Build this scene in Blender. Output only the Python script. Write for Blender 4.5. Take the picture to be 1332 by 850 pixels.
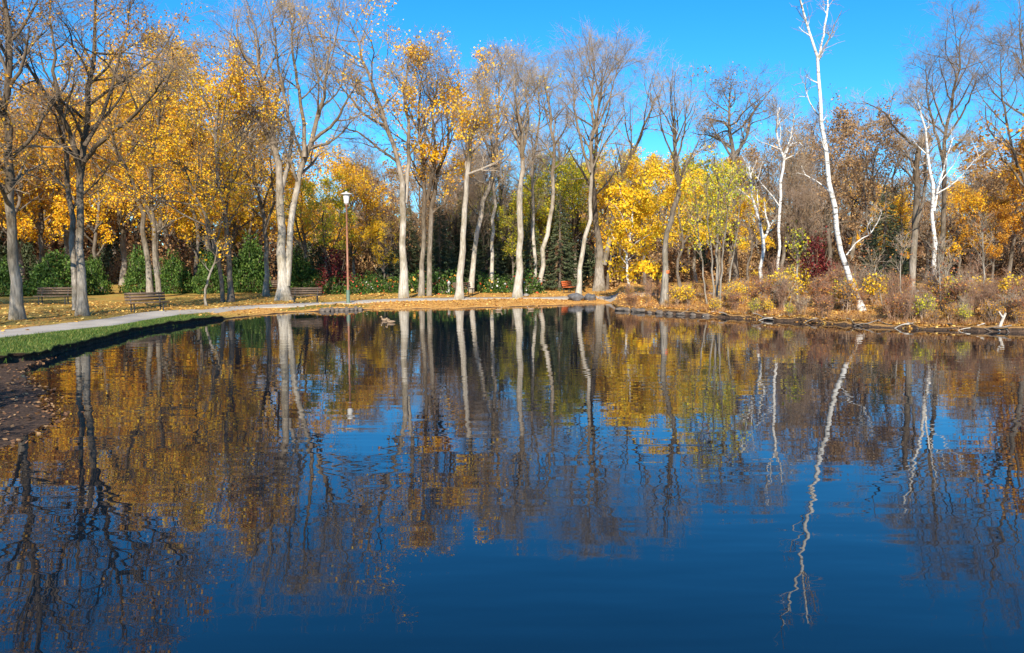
import bpy, math, random
import numpy as np
R = math.radians
for o in list(bpy.data.objects): bpy.data.objects.remove(o)
scene = bpy.context.scene
COL = scene.collection

# ------------------------------------------------------------------ camera, sky, sun, exposure
CAM_H = 2.7; F_PX = 1000.0; CX, CY = 666.0, 425.0; HORIZON = 340.0
PITCH = math.atan((CY - HORIZON) / F_PX)
cam = bpy.data.cameras.new('camera'); cam.sensor_width = 36.0; cam.lens = 36.0 * F_PX / 1332.0
cam.clip_end = 3000; cam.clip_start = 0.05
cam_o = bpy.data.objects.new('camera', cam); COL.objects.link(cam_o)
cam_o.location = (0, 0, CAM_H); cam_o.rotation_euler = (R(90) - PITCH, 0, 0)
scene.camera = cam_o

SUN_EL = R(33); SUN_AZ = R(183)          # clockwise from +Y: behind the camera, a little to the left
world = bpy.data.worlds.new('World'); scene.world = world; world.use_nodes = True
wn = world.node_tree.nodes; wl = world.node_tree.links
sky = wn.new('ShaderNodeTexSky'); sky.sky_type = 'NISHITA'; sky.sun_disc = False
sky.sun_elevation = SUN_EL; sky.sun_rotation = SUN_AZ
sky.altitude = 240; sky.air_density = 1.0; sky.dust_density = 0.0; sky.ozone_density = 6.0
hsv = wn.new('ShaderNodeHueSaturation'); hsv.inputs['Saturation'].default_value = 1.12
tint = wn.new('ShaderNodeMix'); tint.data_type = 'RGBA'; tint.blend_type = 'MULTIPLY'; tint.inputs[0].default_value = 1.0
tint.inputs[7].default_value = (.62, .98, 1.12, 1)
wl.new(sky.outputs[0], tint.inputs[6]); wl.new(tint.outputs[2], hsv.inputs['Color'])
wl.new(hsv.outputs[0], wn['Background'].inputs['Color']); wn['Background'].inputs['Strength'].default_value = 0.115

sun = bpy.data.lights.new('sun', 'SUN'); sun.energy = 5.0; sun.angle = R(0.5); sun.color = (1.0, 0.90, 0.74)
sun_o = bpy.data.objects.new('sun', sun); COL.objects.link(sun_o)
sd = np.array([math.sin(SUN_AZ) * math.cos(SUN_EL), math.cos(SUN_AZ) * math.cos(SUN_EL), math.sin(SUN_EL)])
from mathutils import Vector
sun_o.rotation_euler = Vector(sd).to_track_quat('Z', 'Y').to_euler()
vs = scene.view_settings; vs.view_transform = 'Standard'; vs.look = 'None'; vs.exposure = 0.75; vs.gamma = 1.0
vs.use_curve_mapping = False
scene.cycles.max_bounces = 6; scene.cycles.diffuse_bounces = 3; scene.cycles.glossy_bounces = 3
scene.cycles.transmission_bounces = 3

# ------------------------------------------------------------------ pixel <-> place helpers
Fv = np.array([0, math.cos(PITCH), -math.sin(PITCH)]); Uv = np.array([0, math.sin(PITCH), math.cos(PITCH)])
def ray(px, py):
    d = Fv + np.array([(px - CX) / F_PX, 0, 0]) - Uv * ((py - CY) / F_PX)
    return d
def on_depth(px, py, D):
    d = ray(px, py); return np.array([0, 0, CAM_H]) + d * (D / d[1])
def on_level(px, py, z=0.0):
    d = ray(px, py); return np.array([0, 0, CAM_H]) + d * ((z - CAM_H) / d[2])
def ppm(D): return D / F_PX       # metres per photo pixel at depth D

# ------------------------------------------------------------------ terrain function (polar about the pond's middle)
PC = np.array([2.0, 15.0])
def W(px, py): p = on_level(px, py); return (p[0], p[1])
#            x, y,           step, off, rise, rlen
LB = (.22, .06, .10, 2.0)
FS = (.05, .05, .17, 1.8)
RB = (.16, .05, .53, 3.2)
shore = [
    (*W(0, 591), .25, 6.5, .10, 2.0), (*W(78, 560), .25, 6.0, .10, 2.0), (*W(92, 536), .25, 5.2, .10, 2.0), (*W(74, 508), .28, 3.6, .1, 2.0),
    (*W(46, 487), .25, 1.6, .08, 2.0), (*W(62, 470), .24, .3, .07, 2.0), (*W(100, 456), *LB), (*W(150, 441), *LB), (*W(200, 430), *LB),
    (*W(250, 421.5), .24, .06, .06, 2.0), (*W(287, 416), .18, .06, .06, 2.0), (*W(292, 415), .06, .05, .12, 1.5), (*W(305, 413), *FS), (*W(345, 409.5), *FS), (*W(400, 405.5), *FS), (*W(425, 405), .2, .05, .03, 1.5),
    (*W(450, 404), .2, .05, .03, 1.5), (*W(475, 403), *FS), (*W(540, 402), *FS), (*W(600, 401), *FS), (*W(660, 399.5), *FS), (*W(720, 397.5), *FS), (*W(770, 395.5), *FS), (*W(796, 394.5), *FS),
    (*W(800, 399), *FS), (*W(806, 404), *RB), (*W(850, 408), *RB), (*W(900, 411), *RB), (*W(950, 414), *RB), (*W(1000, 417), *RB), (*W(1060, 421), *RB),
    (*W(1130, 425.5), *RB), (*W(1200, 429), *RB), (*W(1270, 431), *RB), (*W(1332, 432), *RB), (24.5, 28.0, *RB), (31, 25, *RB), (36, 17, *RB), (33, 7, *RB),
    (22, 2.5, .2, .05, .8, 1.2), (10, 1.6, .2, .05, .8, 1.2), (3, 1.5, .2, .05, .8, 1.2), (-2, 1.7, .2, .05, .8, 1.2), (-6, 3.2, .2, .3, .5, 1.5), (-8, 6.5, .25, 2.5, .2, 1.5)]
sa = np.array(shore)
ang = np.arctan2(sa[:, 0] - PC[0], sa[:, 1] - PC[1]); rad = np.hypot(sa[:, 0] - PC[0], sa[:, 1] - PC[1])
o_ = np.argsort(ang); ang = ang[o_]; rad = rad[o_]; par = sa[o_, 2:]
angx = np.concatenate([ang - 2 * math.pi, ang, ang + 2 * math.pi])
def ainterp(th, v): return np.interp(th, angx, np.concatenate([v, v, v]))
_wr = np.random.default_rng(3); _wa = np.linspace(-math.pi, math.pi, 2400); _wv = sum(np.interp(_wa, np.linspace(-math.pi, math.pi, n), np.r_[v, v[0]]) for n, v in ((90, _wr.normal(0, .10, 89)), (300, _wr.normal(0, .07, 299)), (900, _wr.normal(0, .035, 899))))
def WOB(th): return np.interp((th + math.pi) % (2 * math.pi) - math.pi, _wa, _wv)
def wob(th):
    return WOB(th)
def r_shore(th): return ainterp(th, rad) + wob(th)
def nz2(x, y, s): return (np.sin(x * s + 1.7 * np.sin(y * s * .7)) + np.sin(y * s * 1.13 + 1.3 * np.sin(x * s * .9 + 2))) * .5
_sv = 1 + np.interp(_wa, np.linspace(-math.pi, math.pi, 700), np.r_[_wr.normal(0, .26, 350), _wr.normal(0, .26, 350)]) + np.interp(_wa, np.linspace(-math.pi, math.pi, 160), _wr.normal(0, .16, 160))
def STV(th): return np.clip(np.interp((th + math.pi) % (2 * math.pi) - math.pi, _wa, _sv), .35, 1.6)
def prof(d, th, x, y):
    st, of, ri, rl = (ainterp(th, par[:, i]) for i in range(4))
    z = np.where(d < 0, -.03 + .35 * d, 0); z = np.maximum(z, -1.3)
    b = np.clip(d / of, 0, 1); z = z + np.where(d > 0, .12 * b * np.clip(of / 2, 0, 1), 0) - .03 * (d >= 0) * (1 - b)
    st = st * (1 + (STV(th) - 1) * np.where(st > .165, .4, 1.0) * np.exp(-np.maximum(d - of, 0) / .35))
    s = np.clip((d - of + .04) / .04, 0, 1); z = z + st * s * s * (3 - 2 * s)
    e = np.maximum(d - of, 0); z = z + ri * (1 - np.exp(-e / rl)) + .004 * np.minimum(e, 120)
    z = z + .035 * nz2(x, y, .8) * np.clip(e / 3, 0, 1) + .02 * nz2(x, y, 3.1) * np.clip(d / .3, 0, 1) * np.clip(of, .25, 1)
    return z
def gz(x, y):
    x = np.asarray(x, float); y = np.asarray(y, float)
    th = np.arctan2(x - PC[0], y - PC[1]); d = np.hypot(x - PC[0], y - PC[1]) - r_shore(th)
    return prof(d, th, x, y)
def shore_d(x, y):
    th = np.arctan2(x - PC[0], y - PC[1]); return np.hypot(x - PC[0], y - PC[1]) - r_shore(th)
def on_ground(px, py):
    z = .3
    for _ in range(12):
        p = on_level(px, py, z); z = .5 * z + .5 * float(gz(p[0], p[1]))
    p = on_level(px, py, z); p[2] = float(gz(p[0], p[1])); return p

# ------------------------------------------------------------------ object helpers
def mesh_from(name, V, Fq, mat, smooth=False, mat_idx=None):
    """V (n,3); Fq list of int arrays (m,3) or (m,4)"""
    me = bpy.data.meshes.new(name)
    Fq = [f for f in (Fq if isinstance(Fq, list) else [Fq]) if len(f)]
    nv = len(V); me.vertices.add(nv); me.vertices.foreach_set('co', np.asarray(V, np.float32).ravel())
    li = np.concatenate([f.ravel() for f in Fq]); tot = np.concatenate([np.full(len(f), f.shape[1]) for f in Fq])
    me.loops.add(len(li)); me.loops.foreach_set('vertex_index', li.astype(np.int32))
    me.polygons.add(len(tot)); st = np.concatenate([[0], np.cumsum(tot)[:-1]])
    me.polygons.foreach_set('loop_start', st.astype(np.int32))
    me.polygons.foreach_set('loop_total', tot.astype(np.int32))
    if smooth: me.polygons.foreach_set('use_smooth', np.ones(len(tot), bool))
    for m in (mat if isinstance(mat, (list, tuple)) else [mat]): me.materials.append(m)
    me.update(calc_edges=True); me.validate()
    return me
def link(name, me, parent=None):
    o = bpy.data.objects.new(name, me); COL.objects.link(o)
    if parent is not None: o.parent = parent
    return o
def tag(o, label=None, cat=None, group=None, kind=None):
    if label: o['label'] = label
    if cat: o['category'] = cat
    if group: o['group'] = group
    if kind: o['kind'] = kind
    return o
def thing(name, label, cat, loc=(0, 0, 0), rz=0.0, group=None):
    o = bpy.data.objects.new(name, None); COL.objects.link(o); o.empty_display_size = .2
    o.location = [float(v) for v in loc]; o.rotation_euler = (0, 0, rz); return tag(o, label, cat, group)
def copy_tree(src, label=None, loc=None, rz=0.0, sc=1.0, group=None, tilt=(0, 0)):
    c = src.copy(); COL.objects.link(c)
    if label: c['label'] = label
    if group: c['group'] = group
    if loc is not None: c.location = [float(v) for v in loc]
    c.rotation_euler = (tilt[0], tilt[1], rz); c.scale = (sc, sc, sc) if not isinstance(sc, tuple) else sc
    for ch in src.children:
        k = ch.copy(); COL.objects.link(k); k.parent = c
        for g in ch.children:
            q = g.copy(); COL.objects.link(q); q.parent = k
    return c
class MB:
    """collects boxes, tubes and lathes into one mesh"""
    def __init__(s): s.V = []; s.F = {3: [], 4: []}; s.n = 0
    def add(s, V, F):
        F = np.asarray(F); s.V.append(np.asarray(V, float)); s.F[F.shape[1]].append(F + s.n); s.n += len(V); return s
    def box(s, c, size, rot=None, bevel=0.0):
        hx, hy, hz = [v / 2 for v in size]
        V = np.array([(x, y, z) for z in (-hz, hz) for (x, y) in ((-hx, -hy), (hx, -hy), (hx, hy), (-hx, hy))])
        if rot is not None: V = V @ rot.T
        return s.add(V + np.asarray(c), [(3, 2, 1, 0), (4, 5, 6, 7), (0, 1, 5, 4), (1, 2, 6, 5), (2, 3, 7, 6), (3, 0, 4, 7)])
    def lathe(s, prof_, n=16, c=(0, 0, 0)):
        a = np.linspace(0, 2 * math.pi, n, endpoint=False)
        V = np.concatenate([np.stack([r * np.cos(a), r * np.sin(a), np.full(n, z)], 1) for r, z in prof_]) + np.asarray(c)
        F = []
        for k in range(len(prof_) - 1):
            for i in range(n): j = (i + 1) % n; F.append((k * n + i, k * n + j, (k + 1) * n + j, (k + 1) * n + i))
        return s.add(V, F)
    def tube(s, pts, r, sides=6):
        V, F = tubes(np.asarray(pts, float)[None], np.asarray(r, float)[None], sides); return s.add(V, F)
    def build(s, name, mat, parent=None, smooth=False):
        return link(name, mesh_from(name, np.concatenate(s.V), [np.concatenate(f) for f in s.F.values() if f], mat, smooth), parent)

def norm(v): return v / np.maximum(np.linalg.norm(v, axis=-1, keepdims=True), 1e-9)
def tubes(P, Rr, sides, jitter=0, rng=None):
    """P (M,n,3) R (M,n) -> verts, quads"""
    M, n, _ = P.shape
    T = np.empty_like(P); T[:, 1:-1] = P[:, 2:] - P[:, :-2]; T[:, 0] = P[:, 1] - P[:, 0]; T[:, -1] = P[:, -1] - P[:, -2]; T = norm(T)
    main = norm(P[:, -1] - P[:, 0]); ref = np.where(np.abs(main[:, 0:1]) < .7, np.array([[1., 0, 0]]), np.array([[0, 1., 0]]))[:, None, :]
    U = norm(np.cross(T, np.broadcast_to(ref, T.shape))); Vv = np.cross(T, U)
    a = np.linspace(0, 2 * math.pi, sides, endpoint=False); ca, sa_ = np.cos(a), np.sin(a)
    rr = np.repeat(Rr[:, :, None], sides, 2)
    if jitter and rng is not None: rr = rr * (1 + jitter * rng.normal(size=rr.shape))
    ring = P[:, :, None, :] + rr[..., None] * (U[:, :, None, :] * ca[None, None, :, None] + Vv[:, :, None, :] * sa_[None, None, :, None])
    V = ring.reshape(-1, 3)
    base = (np.arange(M) * n * sides)[:, None, None] + (np.arange(n - 1) * sides)[None, :, None]
    i = np.arange(sides)[None, None, :]; j = (i + 1) % sides
    Fq = np.stack([base + i, base + j, base + sides + j, base + sides + i], -1).reshape(-1, 4)
    return V, Fq
def leaves(P, size, rng, droop=.35, aspect=.75, up=0.0):
    """rhombic leaf quads at points P (n,3)"""
    n = len(P); ax = rng.normal(size=(n, 3)); ax[:, 2] -= droop; ax = norm(ax)
    s2 = rng.normal(size=(n, 3)); s2[:, 2] *= (1 - up); sd_ = norm(np.cross(ax, s2)); sz = size * rng.uniform(.6, 1.35, n)[:, None]
    nn = np.cross(ax, sd_) * sz * .12
    V = np.stack([P, P + ax * sz * .55 + sd_ * sz * aspect * .5 + nn, P + ax * sz, P + ax * sz * .55 - sd_ * sz * aspect * .5 + nn], 1).reshape(-1, 3)
    return V, np.arange(4 * n).reshape(-1, 4)

# ------------------------------------------------------------------ materials
def new_mat(name):
    m = bpy.data.materials.new(name); m.use_nodes = True; nt = m.node_tree
    return m, nt, nt.nodes['Principled BSDF']
def ramp(nt, fac, stops, interp='LINEAR'):
    r = nt.nodes.new('ShaderNodeValToRGB'); e = r.color_ramp.elements; r.color_ramp.interpolation = interp
    while len(e) < len(stops): e.new(.5)
    for k, (p, c) in enumerate(stops): e[k].position = p; e[k].color = (*c, 1)
    nt.links.new(fac, r.inputs[0]); return r.outputs[0]
def noise(nt, scale, detail=4, vec=None, rough=.55):
    n = nt.nodes.new('ShaderNodeTexNoise'); n.inputs['Scale'].default_value = scale; n.inputs['Detail'].default_value = detail; n.inputs['Roughness'].default_value = rough
    if vec is not None: nt.links.new(vec, n.inputs['Vector'])
    return n
def mapping(nt, scale=(1, 1, 1), rot=(0, 0, 0), src='Object'):
    tc = nt.nodes.new('ShaderNodeTexCoord'); mp = nt.nodes.new('ShaderNodeMapping'); mp.inputs['Scale'].default_value = scale; mp.inputs['Rotation'].default_value = rot
    nt.links.new(tc.outputs[src], mp.inputs[0]); return mp.outputs[0]
def mix(nt, a, b, fac, mode='MIX'):
    m = nt.nodes.new('ShaderNodeMix'); m.data_type = 'RGBA'; m.blend_type = mode
    for s, v in ((m.inputs[0], fac), (m.inputs[6], a), (m.inputs[7], b)):
        if isinstance(v, (int, float)): s.default_value = v
        elif isinstance(v, tuple): s.default_value = (*v, 1)
        else: nt.links.new(v, s)
    return m.outputs[2]
def bump(nt, h, bsdf, strength=.4, dist=.02):
    b = nt.nodes.new('ShaderNodeBump'); b.inputs['Strength'].default_value = strength; b.inputs['Distance'].default_value = dist
    nt.links.new(h, b.inputs['Height']); nt.links.new(b.outputs[0], bsdf.inputs['Normal']); return b
def leaf_mat(name, stops, transl=.3):
    m, nt, b = new_mat(name)
    g = nt.nodes.new('ShaderNodeNewGeometry'); c = ramp(nt, g.outputs['Random Per Island'], stops)
    oi = nt.nodes.new('ShaderNodeObjectInfo'); n1 = noise(nt, .35, 2, mapping(nt))
    hs = nt.nodes.new('ShaderNodeHueSaturation'); nt.links.new(c, hs.inputs['Color'])
    mr = nt.nodes.new('ShaderNodeMapRange'); mr.inputs[1].default_value = .3; mr.inputs[2].default_value = .7; mr.inputs[3].default_value = .82; mr.inputs[4].default_value = 1.2
    nt.links.new(n1.outputs[0], mr.inputs[0]); nt.links.new(mr.outputs[0], hs.inputs['Value'])
    nt.links.new(hs.outputs[0], b.inputs['Base Color']); b.inputs['Roughness'].default_value = .55; b.inputs['Specular IOR Level'].default_value = .25
    t = nt.nodes.new('ShaderNodeBsdfTranslucent'); nt.links.new(hs.outputs[0], t.inputs[0])
    ms = nt.nodes.new('ShaderNodeMixShader'); ms.inputs[0].default_value = transl
    nt.links.new(b.outputs[0], ms.inputs[1]); nt.links.new(t.outputs[0], ms.inputs[2])
    nt.links.new(ms.outputs[0], nt.nodes['Material Output'].inputs[0]); return m
def bark_mat(name, light, dark, streak=7.0, bstr=.6, upper=None):
    m, nt, b = new_mat(name)
    v = mapping(nt, (streak, streak, 1.1)); n1 = noise(nt, 2.2, 6, v, .65); n2 = noise(nt, .9, 3, mapping(nt))
    c = ramp(nt, n1.outputs[0], [(.30, dark), (.62, light)])
    c = mix(nt, c, mix(nt, c, (.55, .52, .42), 1.0, 'MULTIPLY'), ramp(nt, n2.outputs[0], [(.42, (0, 0, 0)), (.68, (1, 1, 1))]))
    if upper:      # the bark of the limbs is browner than the pale bole
        tc = nt.nodes.new('ShaderNodeTexCoord'); sx = nt.nodes.new('ShaderNodeSeparateXYZ'); nt.links.new(tc.outputs['Object'], sx.inputs[0])
        md = nt.nodes.new('ShaderNodeMath'); md.operation = 'MULTIPLY_ADD'; md.inputs[1].default_value = 5.0; nt.links.new(n2.outputs[0], md.inputs[0]); nt.links.new(sx.outputs[2], md.inputs[2])
        mr = nt.nodes.new('ShaderNodeMapRange'); mr.inputs[1].default_value = upper[0]; mr.inputs[2].default_value = upper[1]; nt.links.new(md.outputs[0], mr.inputs[0])
        c = mix(nt, c, mix(nt, c, upper[2], 1.0, 'MULTIPLY'), mr.outputs[0])
    nt.links.new(c, b.inputs['Base Color']); b.inputs['Roughness'].default_value = .9; b.inputs['Specular IOR Level'].default_value = .15
    bump(nt, n1.outputs[0], b, bstr, .05); return m
def birch_mat():
    m, nt, b = new_mat('birch_bark')
    n1 = noise(nt, 3.0, 5, mapping(nt, (.9, .9, 2.6)), .68); n2 = noise(nt, 1.1, 2, mapping(nt))
    c = ramp(nt, n1.outputs[0], [(.36, (.04, .036, .032)), (.42, (.34, .31, .28)), (.49, (.66, .64, .60))])
    c = mix(nt, c, (.62, .55, .45), ramp(nt, n2.outputs[0], [(.5, (0, 0, 0)), (.75, (.6, .6, .6))]))
    nt.links.new(c, b.inputs['Base Color']); b.inputs['Roughness'].default_value = .7; bump(nt, n1.outputs[0], b, .3, .02); return m
def plain(name, col, rough=.7, var=.25, scale=9, metallic=0.0):
    m, nt, b = new_mat(name); n1 = noise(nt, scale, 4, mapping(nt))
    lo = tuple(c * (1 - var) for c in col); hi = tuple(min(1, c * (1 + var)) for c in col)
    nt.links.new(ramp(nt, n1.outputs[0], [(.3, lo), (.7, hi)]), b.inputs['Base Color']); b.inputs['Roughness'].default_value = rough; b.inputs['Metallic'].default_value = metallic
    bump(nt, n1.outputs[0], b, .25, .01); return m
M = {}
M['bark_pale'] = bark_mat('bark_pale', (.58, .53, .45), (.26, .22, .175), upper=(6.5, 12.5, (.50, .43, .37)))
M['bark_grey'] = bark_mat('bark_grey', (.38, .335, .275), (.12, .10, .08), upper=(4.0, 9.0, (.44, .38, .33)))
M['bark_dark'] = bark_mat('bark_dark', (.22, .185, .15), (.075, .06, .05))
M['birch'] = birch_mat()
M['twig_grey'] = bark_mat('twig_grey', (.47, .375, .28), (.25, .195, .14), 3)
M['twig_brown'] = bark_mat('twig_brown', (.44, .33, .25), (.24, .17, .12), 3)
M['twig_dark'] = bark_mat('twig_dark', (.34, .265, .195), (.155, .117, .085), 3)
M['twig_white'] = bark_mat('twig_white', (.6, .56, .5), (.4, .36, .32), 3)
M['twig_red'] = bark_mat('twig_red', (.40, .25, .165), (.20, .115, .075), 3)
Y = (.94, .575, .018); G = (.91, .465, .014); O = (.79, .33, .013); BR = (.30, .13, .03); YG = (.50, .48, .04); GR = (.10, .20, .03)
M['leaf_gold'] = leaf_mat('leaf_gold', [(0, (.46, .19, .014)), (.1, O), (.3, G), (.68, Y), (1, (.94, .68, .04))])
M['leaf_yellow'] = leaf_mat('leaf_yellow', [(0, G), (.3, Y), (.8, (.86, .60, .03)), (1, (.62, .56, .04))])
M['leaf_orange'] = leaf_mat('leaf_orange', [(0, BR), (.4, (.62, .27, .02)), (.8, (.76, .40, .025)), (1, (.80, .50, .05))])
M['leaf_russet'] = leaf_mat('leaf_russet', [(0, (.22, .12, .055)), (.5, (.42, .25, .115)), (1, (.58, .38, .16))])
M['leaf_yellowgreen'] = leaf_mat('leaf_yellowgreen', [(0, (.22, .30, .03)), (.4, (.56, .56, .035)), (.8, (.82, .66, .03)), (1, Y)])
M['leaf_green'] = leaf_mat('leaf_green', [(0, (.03, .065, .014)), (.5, (.065, .14, .024)), (1, (.17, .25, .045))])
M['leaf_spruce'] = leaf_mat('leaf_spruce', [(0, (.03, .048, .02)), (.6, (.075, .10, .045)), (1, (.15, .165, .085))], .12)
M['leaf_red'] = leaf_mat('leaf_red', [(0, (.06, .01, .014)), (.6, (.17, .022, .03)), (1, (.30, .06, .04))])
M['leaf_brush'] = leaf_mat('leaf_brush', [(0, (.20, .06, .03)), (.4, (.40, .14, .05)), (.8, (.56, .25, .07)), (1, (.62, .42, .06))])
M['leaf_litter'] = leaf_mat('leaf_litter', [(0, (.26, .12, .04)), (.35, (.55, .27, .06)), (.7, (.74, .42, .09)), (1, (.82, .58, .18))], .1)
M['leaf_dull'] = leaf_mat('leaf_dull', [(0, (.10, .05, .03)), (.5, (.24, .12, .05)), (1, (.42, .26, .12))], .1)
M['grass'] = leaf_mat('grass', [(0, (.04, .085, .014)), (.5, (.075, .15, .022)), (1, (.24, .24, .06))], .25)
M['dry_grass'] = leaf_mat('dry_grass', [(0, (.19, .095, .05)), (.5, (.34, .18, .085)), (1, (.52, .33, .15))], .25)
M['soil'] = plain('soil', (.035, .028, .022), .95, .5, 5)
M['rock'] = plain('rock', (.10, .10, .105), .85, .5, 4)
M['bank_stone'] = plain('bank_stone', (.13, .105, .085), .9, .6, 5)
M['rock_pale'] = plain('rock_pale', (.24, .22, .20), .85, .4, 4)
M['driftwood'] = plain('driftwood', (.50, .455, .39), .8, .25, 6)
M['root'] = plain('root', (.19, .155, .125), .9, .5, 6)
M['bench_wood'] = plain('bench_wood', (.13, .085, .055), .7, .4, 14)
M['bench_red'] = plain('bench_red', (.50, .12, .03), .6, .25, 14)
M['iron'] = plain('iron', (.03, .03, .032), .5, .3, 20)
M['lamp_red'] = plain('lamp_red', (.33, .15, .09), .55, .2, 7)
M['lamp_green'] = plain('lamp_green', (.09, .14, .10), .6, .3, 12)
M['lamp_white'] = plain('lamp_white', (.82, .80, .76), .3, .04, 6)
M['lamp_cap'] = plain('lamp_cap', (.55, .53, .50), .45, .1, 6)
M['stone_white'] = plain('stone_white', (.55, .53, .50), .7, .12, 9)
M['stain'] = plain('stain', (.75, .16, .04), .7, .2, 9)
M['duck_brown'] = plain('duck_brown', (.25, .165, .10), .75, .5, 30)
M['duck_head'] = plain('duck_head', (.34, .24, .15), .7, .35, 40)
M['duck_bill'] = plain('duck_bill', (.50, .27, .06), .5, .1, 30)

# ------------------------------------------------------------------ the setting: ground, path, water
def build_ground():
    nA = 1300; th = np.linspace(-math.pi, math.pi, nA, endpoint=False)
    of = ainterp(th, par[:, 1])
    rows = [np.full(nA, d) for d in (-9, -3, -1, -.3, -.06, 0.005)] + [(of - .045) * k for k in (.2, .4, .6, .8, 1.0)]
    rows += [of + e for e in (-.042, .10, .12, -.035, -.02, .02, .08, .15, .25, .45, .7, 1, 1.4, 1.8, 2.3, 2.9, 3.5, 4.2, 5, 5.8, 6.8, 8, 9.3, 10.8, 12.5, 14.5, 17, 20, 24, 29, 35, 43, 54, 70, 95, 140, 250, 500, 1200)]
    d = np.stack(rows, 0)
    rr = np.maximum(r_shore(th)[None] + d, .6); x = PC[0] + rr * np.sin(th)[None]; y = PC[1] + rr * np.cos(th)[None]
    z = prof(d, np.broadcast_to(th, d.shape), x, y)
    st_ = ainterp(th, par[:, 0]); st_ = st_ * (1 + (STV(th) - 1) * np.where(st_ > .165, .4, 1.0)); lo = z[10]; cut = np.clip((st_ - .1) / .08, 0, 1) * np.where((x[0] > 4) & (y[0] > 10), .25, 1.0); L_ = 11     # undercut of the steep banks
    z[L_] = lo; z[L_ + 1] = lo + .01; z[L_ + 2] = lo + st_ * .6; z[L_ + 3] = lo + st_ * .86; z[L_ + 4] = lo + st_ * 1.0
    for k_, dd_ in ((1, .10), (2, .13)):
        dk = (of - .04) * (1 - cut) + (of + dd_) * cut; rr_k = np.maximum(r_shore(th) + dk, .6); x[L_ + k_] = PC[0] + rr_k * np.sin(th); y[L_ + k_] = PC[1] + rr_k * np.cos(th)
    V = np.stack([x, y, z], -1).reshape(-1, 3); nR = len(rows)
    k = np.arange(nR - 1)[:, None] * nA; i = np.arange(nA)[None]; j = (i + 1) % nA
    Fq = np.stack([k + i, k + nA + i, k + nA + j, k + j], -1).reshape(-1, 4)
    m, nt, b = new_mat('ground')
    at = nt.nodes.new('ShaderNodeAttribute'); at.attribute_name = 'zone'; sp = nt.nodes.new('ShaderNodeSeparateColor'); nt.links.new(at.outputs['Color'], sp.inputs[0])
    n0 = noise(nt, .35, 4, mapping(nt)); n1 = noise(nt, 1.9, 6, mapping(nt), .7); n2 = noise(nt, 14, 5, mapping(nt), .75)
    lawn = ramp(nt, n1.outputs[0], [(.3, (.22, .175, .04)), (.5, (.36, .26, .065)), (.72, (.45, .29, .08))])
    lawn = mix(nt, lawn, (.46, .20, .05), ramp(nt, n0.outputs[0], [(.42, (0, 0, 0)), (.62, (.45, .45, .45))]))
    lit = ramp(nt, n2.outputs[0], [(.30, (.22, .11, .04)), (.48, (.54, .28, .08)), (.66, (.72, .42, .12))])
    grn = ramp(nt, n2.outputs[0], [(.3, (.035, .07, .012)), (.55, (.085, .145, .025)), (.75, (.26, .19, .055))])
    mud = ramp(nt, n2.outputs[0], [(.3, (.03, .022, .017)), (.55, (.085, .056, .040)), (.72, (.21, .12, .065))])
    c = mix(nt, lawn, mix(nt, (.55, .55, .55), ramp(nt, n2.outputs[0], [(.3, (0, 0, 0)), (.7, (1, 1, 1))]), .8), .55, 'OVERLAY')
    c = mix(nt, c, lit, sp.outputs[0]); c = mix(nt, c, grn, sp.outputs[1])
    c = mix(nt, c, mud, sp.outputs[2])
    nt.links.new(c, b.inputs['Base Color']); b.inputs['Roughness'].default_value = .95; b.inputs['Specular IOR Level'].default_value = .1
    bump(nt, n2.outputs[0], b, .7, .05)
    me = mesh_from('ground', V, Fq, m, True)
    xx, yy = V[:, 0], V[:, 1]; T = np.broadcast_to(th, d.shape).ravel(); dd = d.ravel(); ofv = np.broadcast_to(of, d.shape).ravel(); e = dd - ofv
    left = np.clip((-11.5 - xx) / 1.2, 0, 1) * np.clip((36.0 - yy) / 1.5, 0, 1)
    right = np.clip((xx - 5.0) / 2, 0, 1) * np.clip((50 - yy) / 4, 0, 1)
    green = left * np.clip((3.6 - e + .5 * np.sin(yy * 1.1)) / .9, 0, 1) * (e > -.036)
    patch = np.clip((-8.0 - xx) / .6, 0, 1) * np.clip((xx + 12.5) / .6, 0, 1) * np.clip(2.2 - e, 0, .7) * (yy > 36) * (e > .3)
    green = np.clip(green + patch, 0, .95)
    litter = np.clip((yy - 36) / 3, 0, 1) * np.clip((5.5 - e) / 2, 0, 1) * .95 + right * .9 + np.clip((yy - 46) / 8, 0, 1) * np.clip((xx + 10) / 8, 0, 1) * .8
    rowi = np.repeat(np.arange(nR), nA)
    mudv = np.where((e < -.03) | ((rowi >= 11) & (rowi <= 14)), 1.0, np.clip(.5 - e, 0, 1) * .3) * 1.0
    mudv = np.maximum(mudv, right * np.clip((.7 - e) / .5, 0, .6))
    litter = np.clip(litter * (1 - green), 0, 1)
    col = np.stack([litter, green, mudv, np.ones_like(mudv)], 1).astype(np.float32)
    a = me.color_attributes.new('zone', 'FLOAT_COLOR', 'POINT'); a.data.foreach_set('color', col.ravel())
    tag(link('ground', me), kind='structure', label='leaf strewn park lawn and pond banks')
build_ground()

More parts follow.
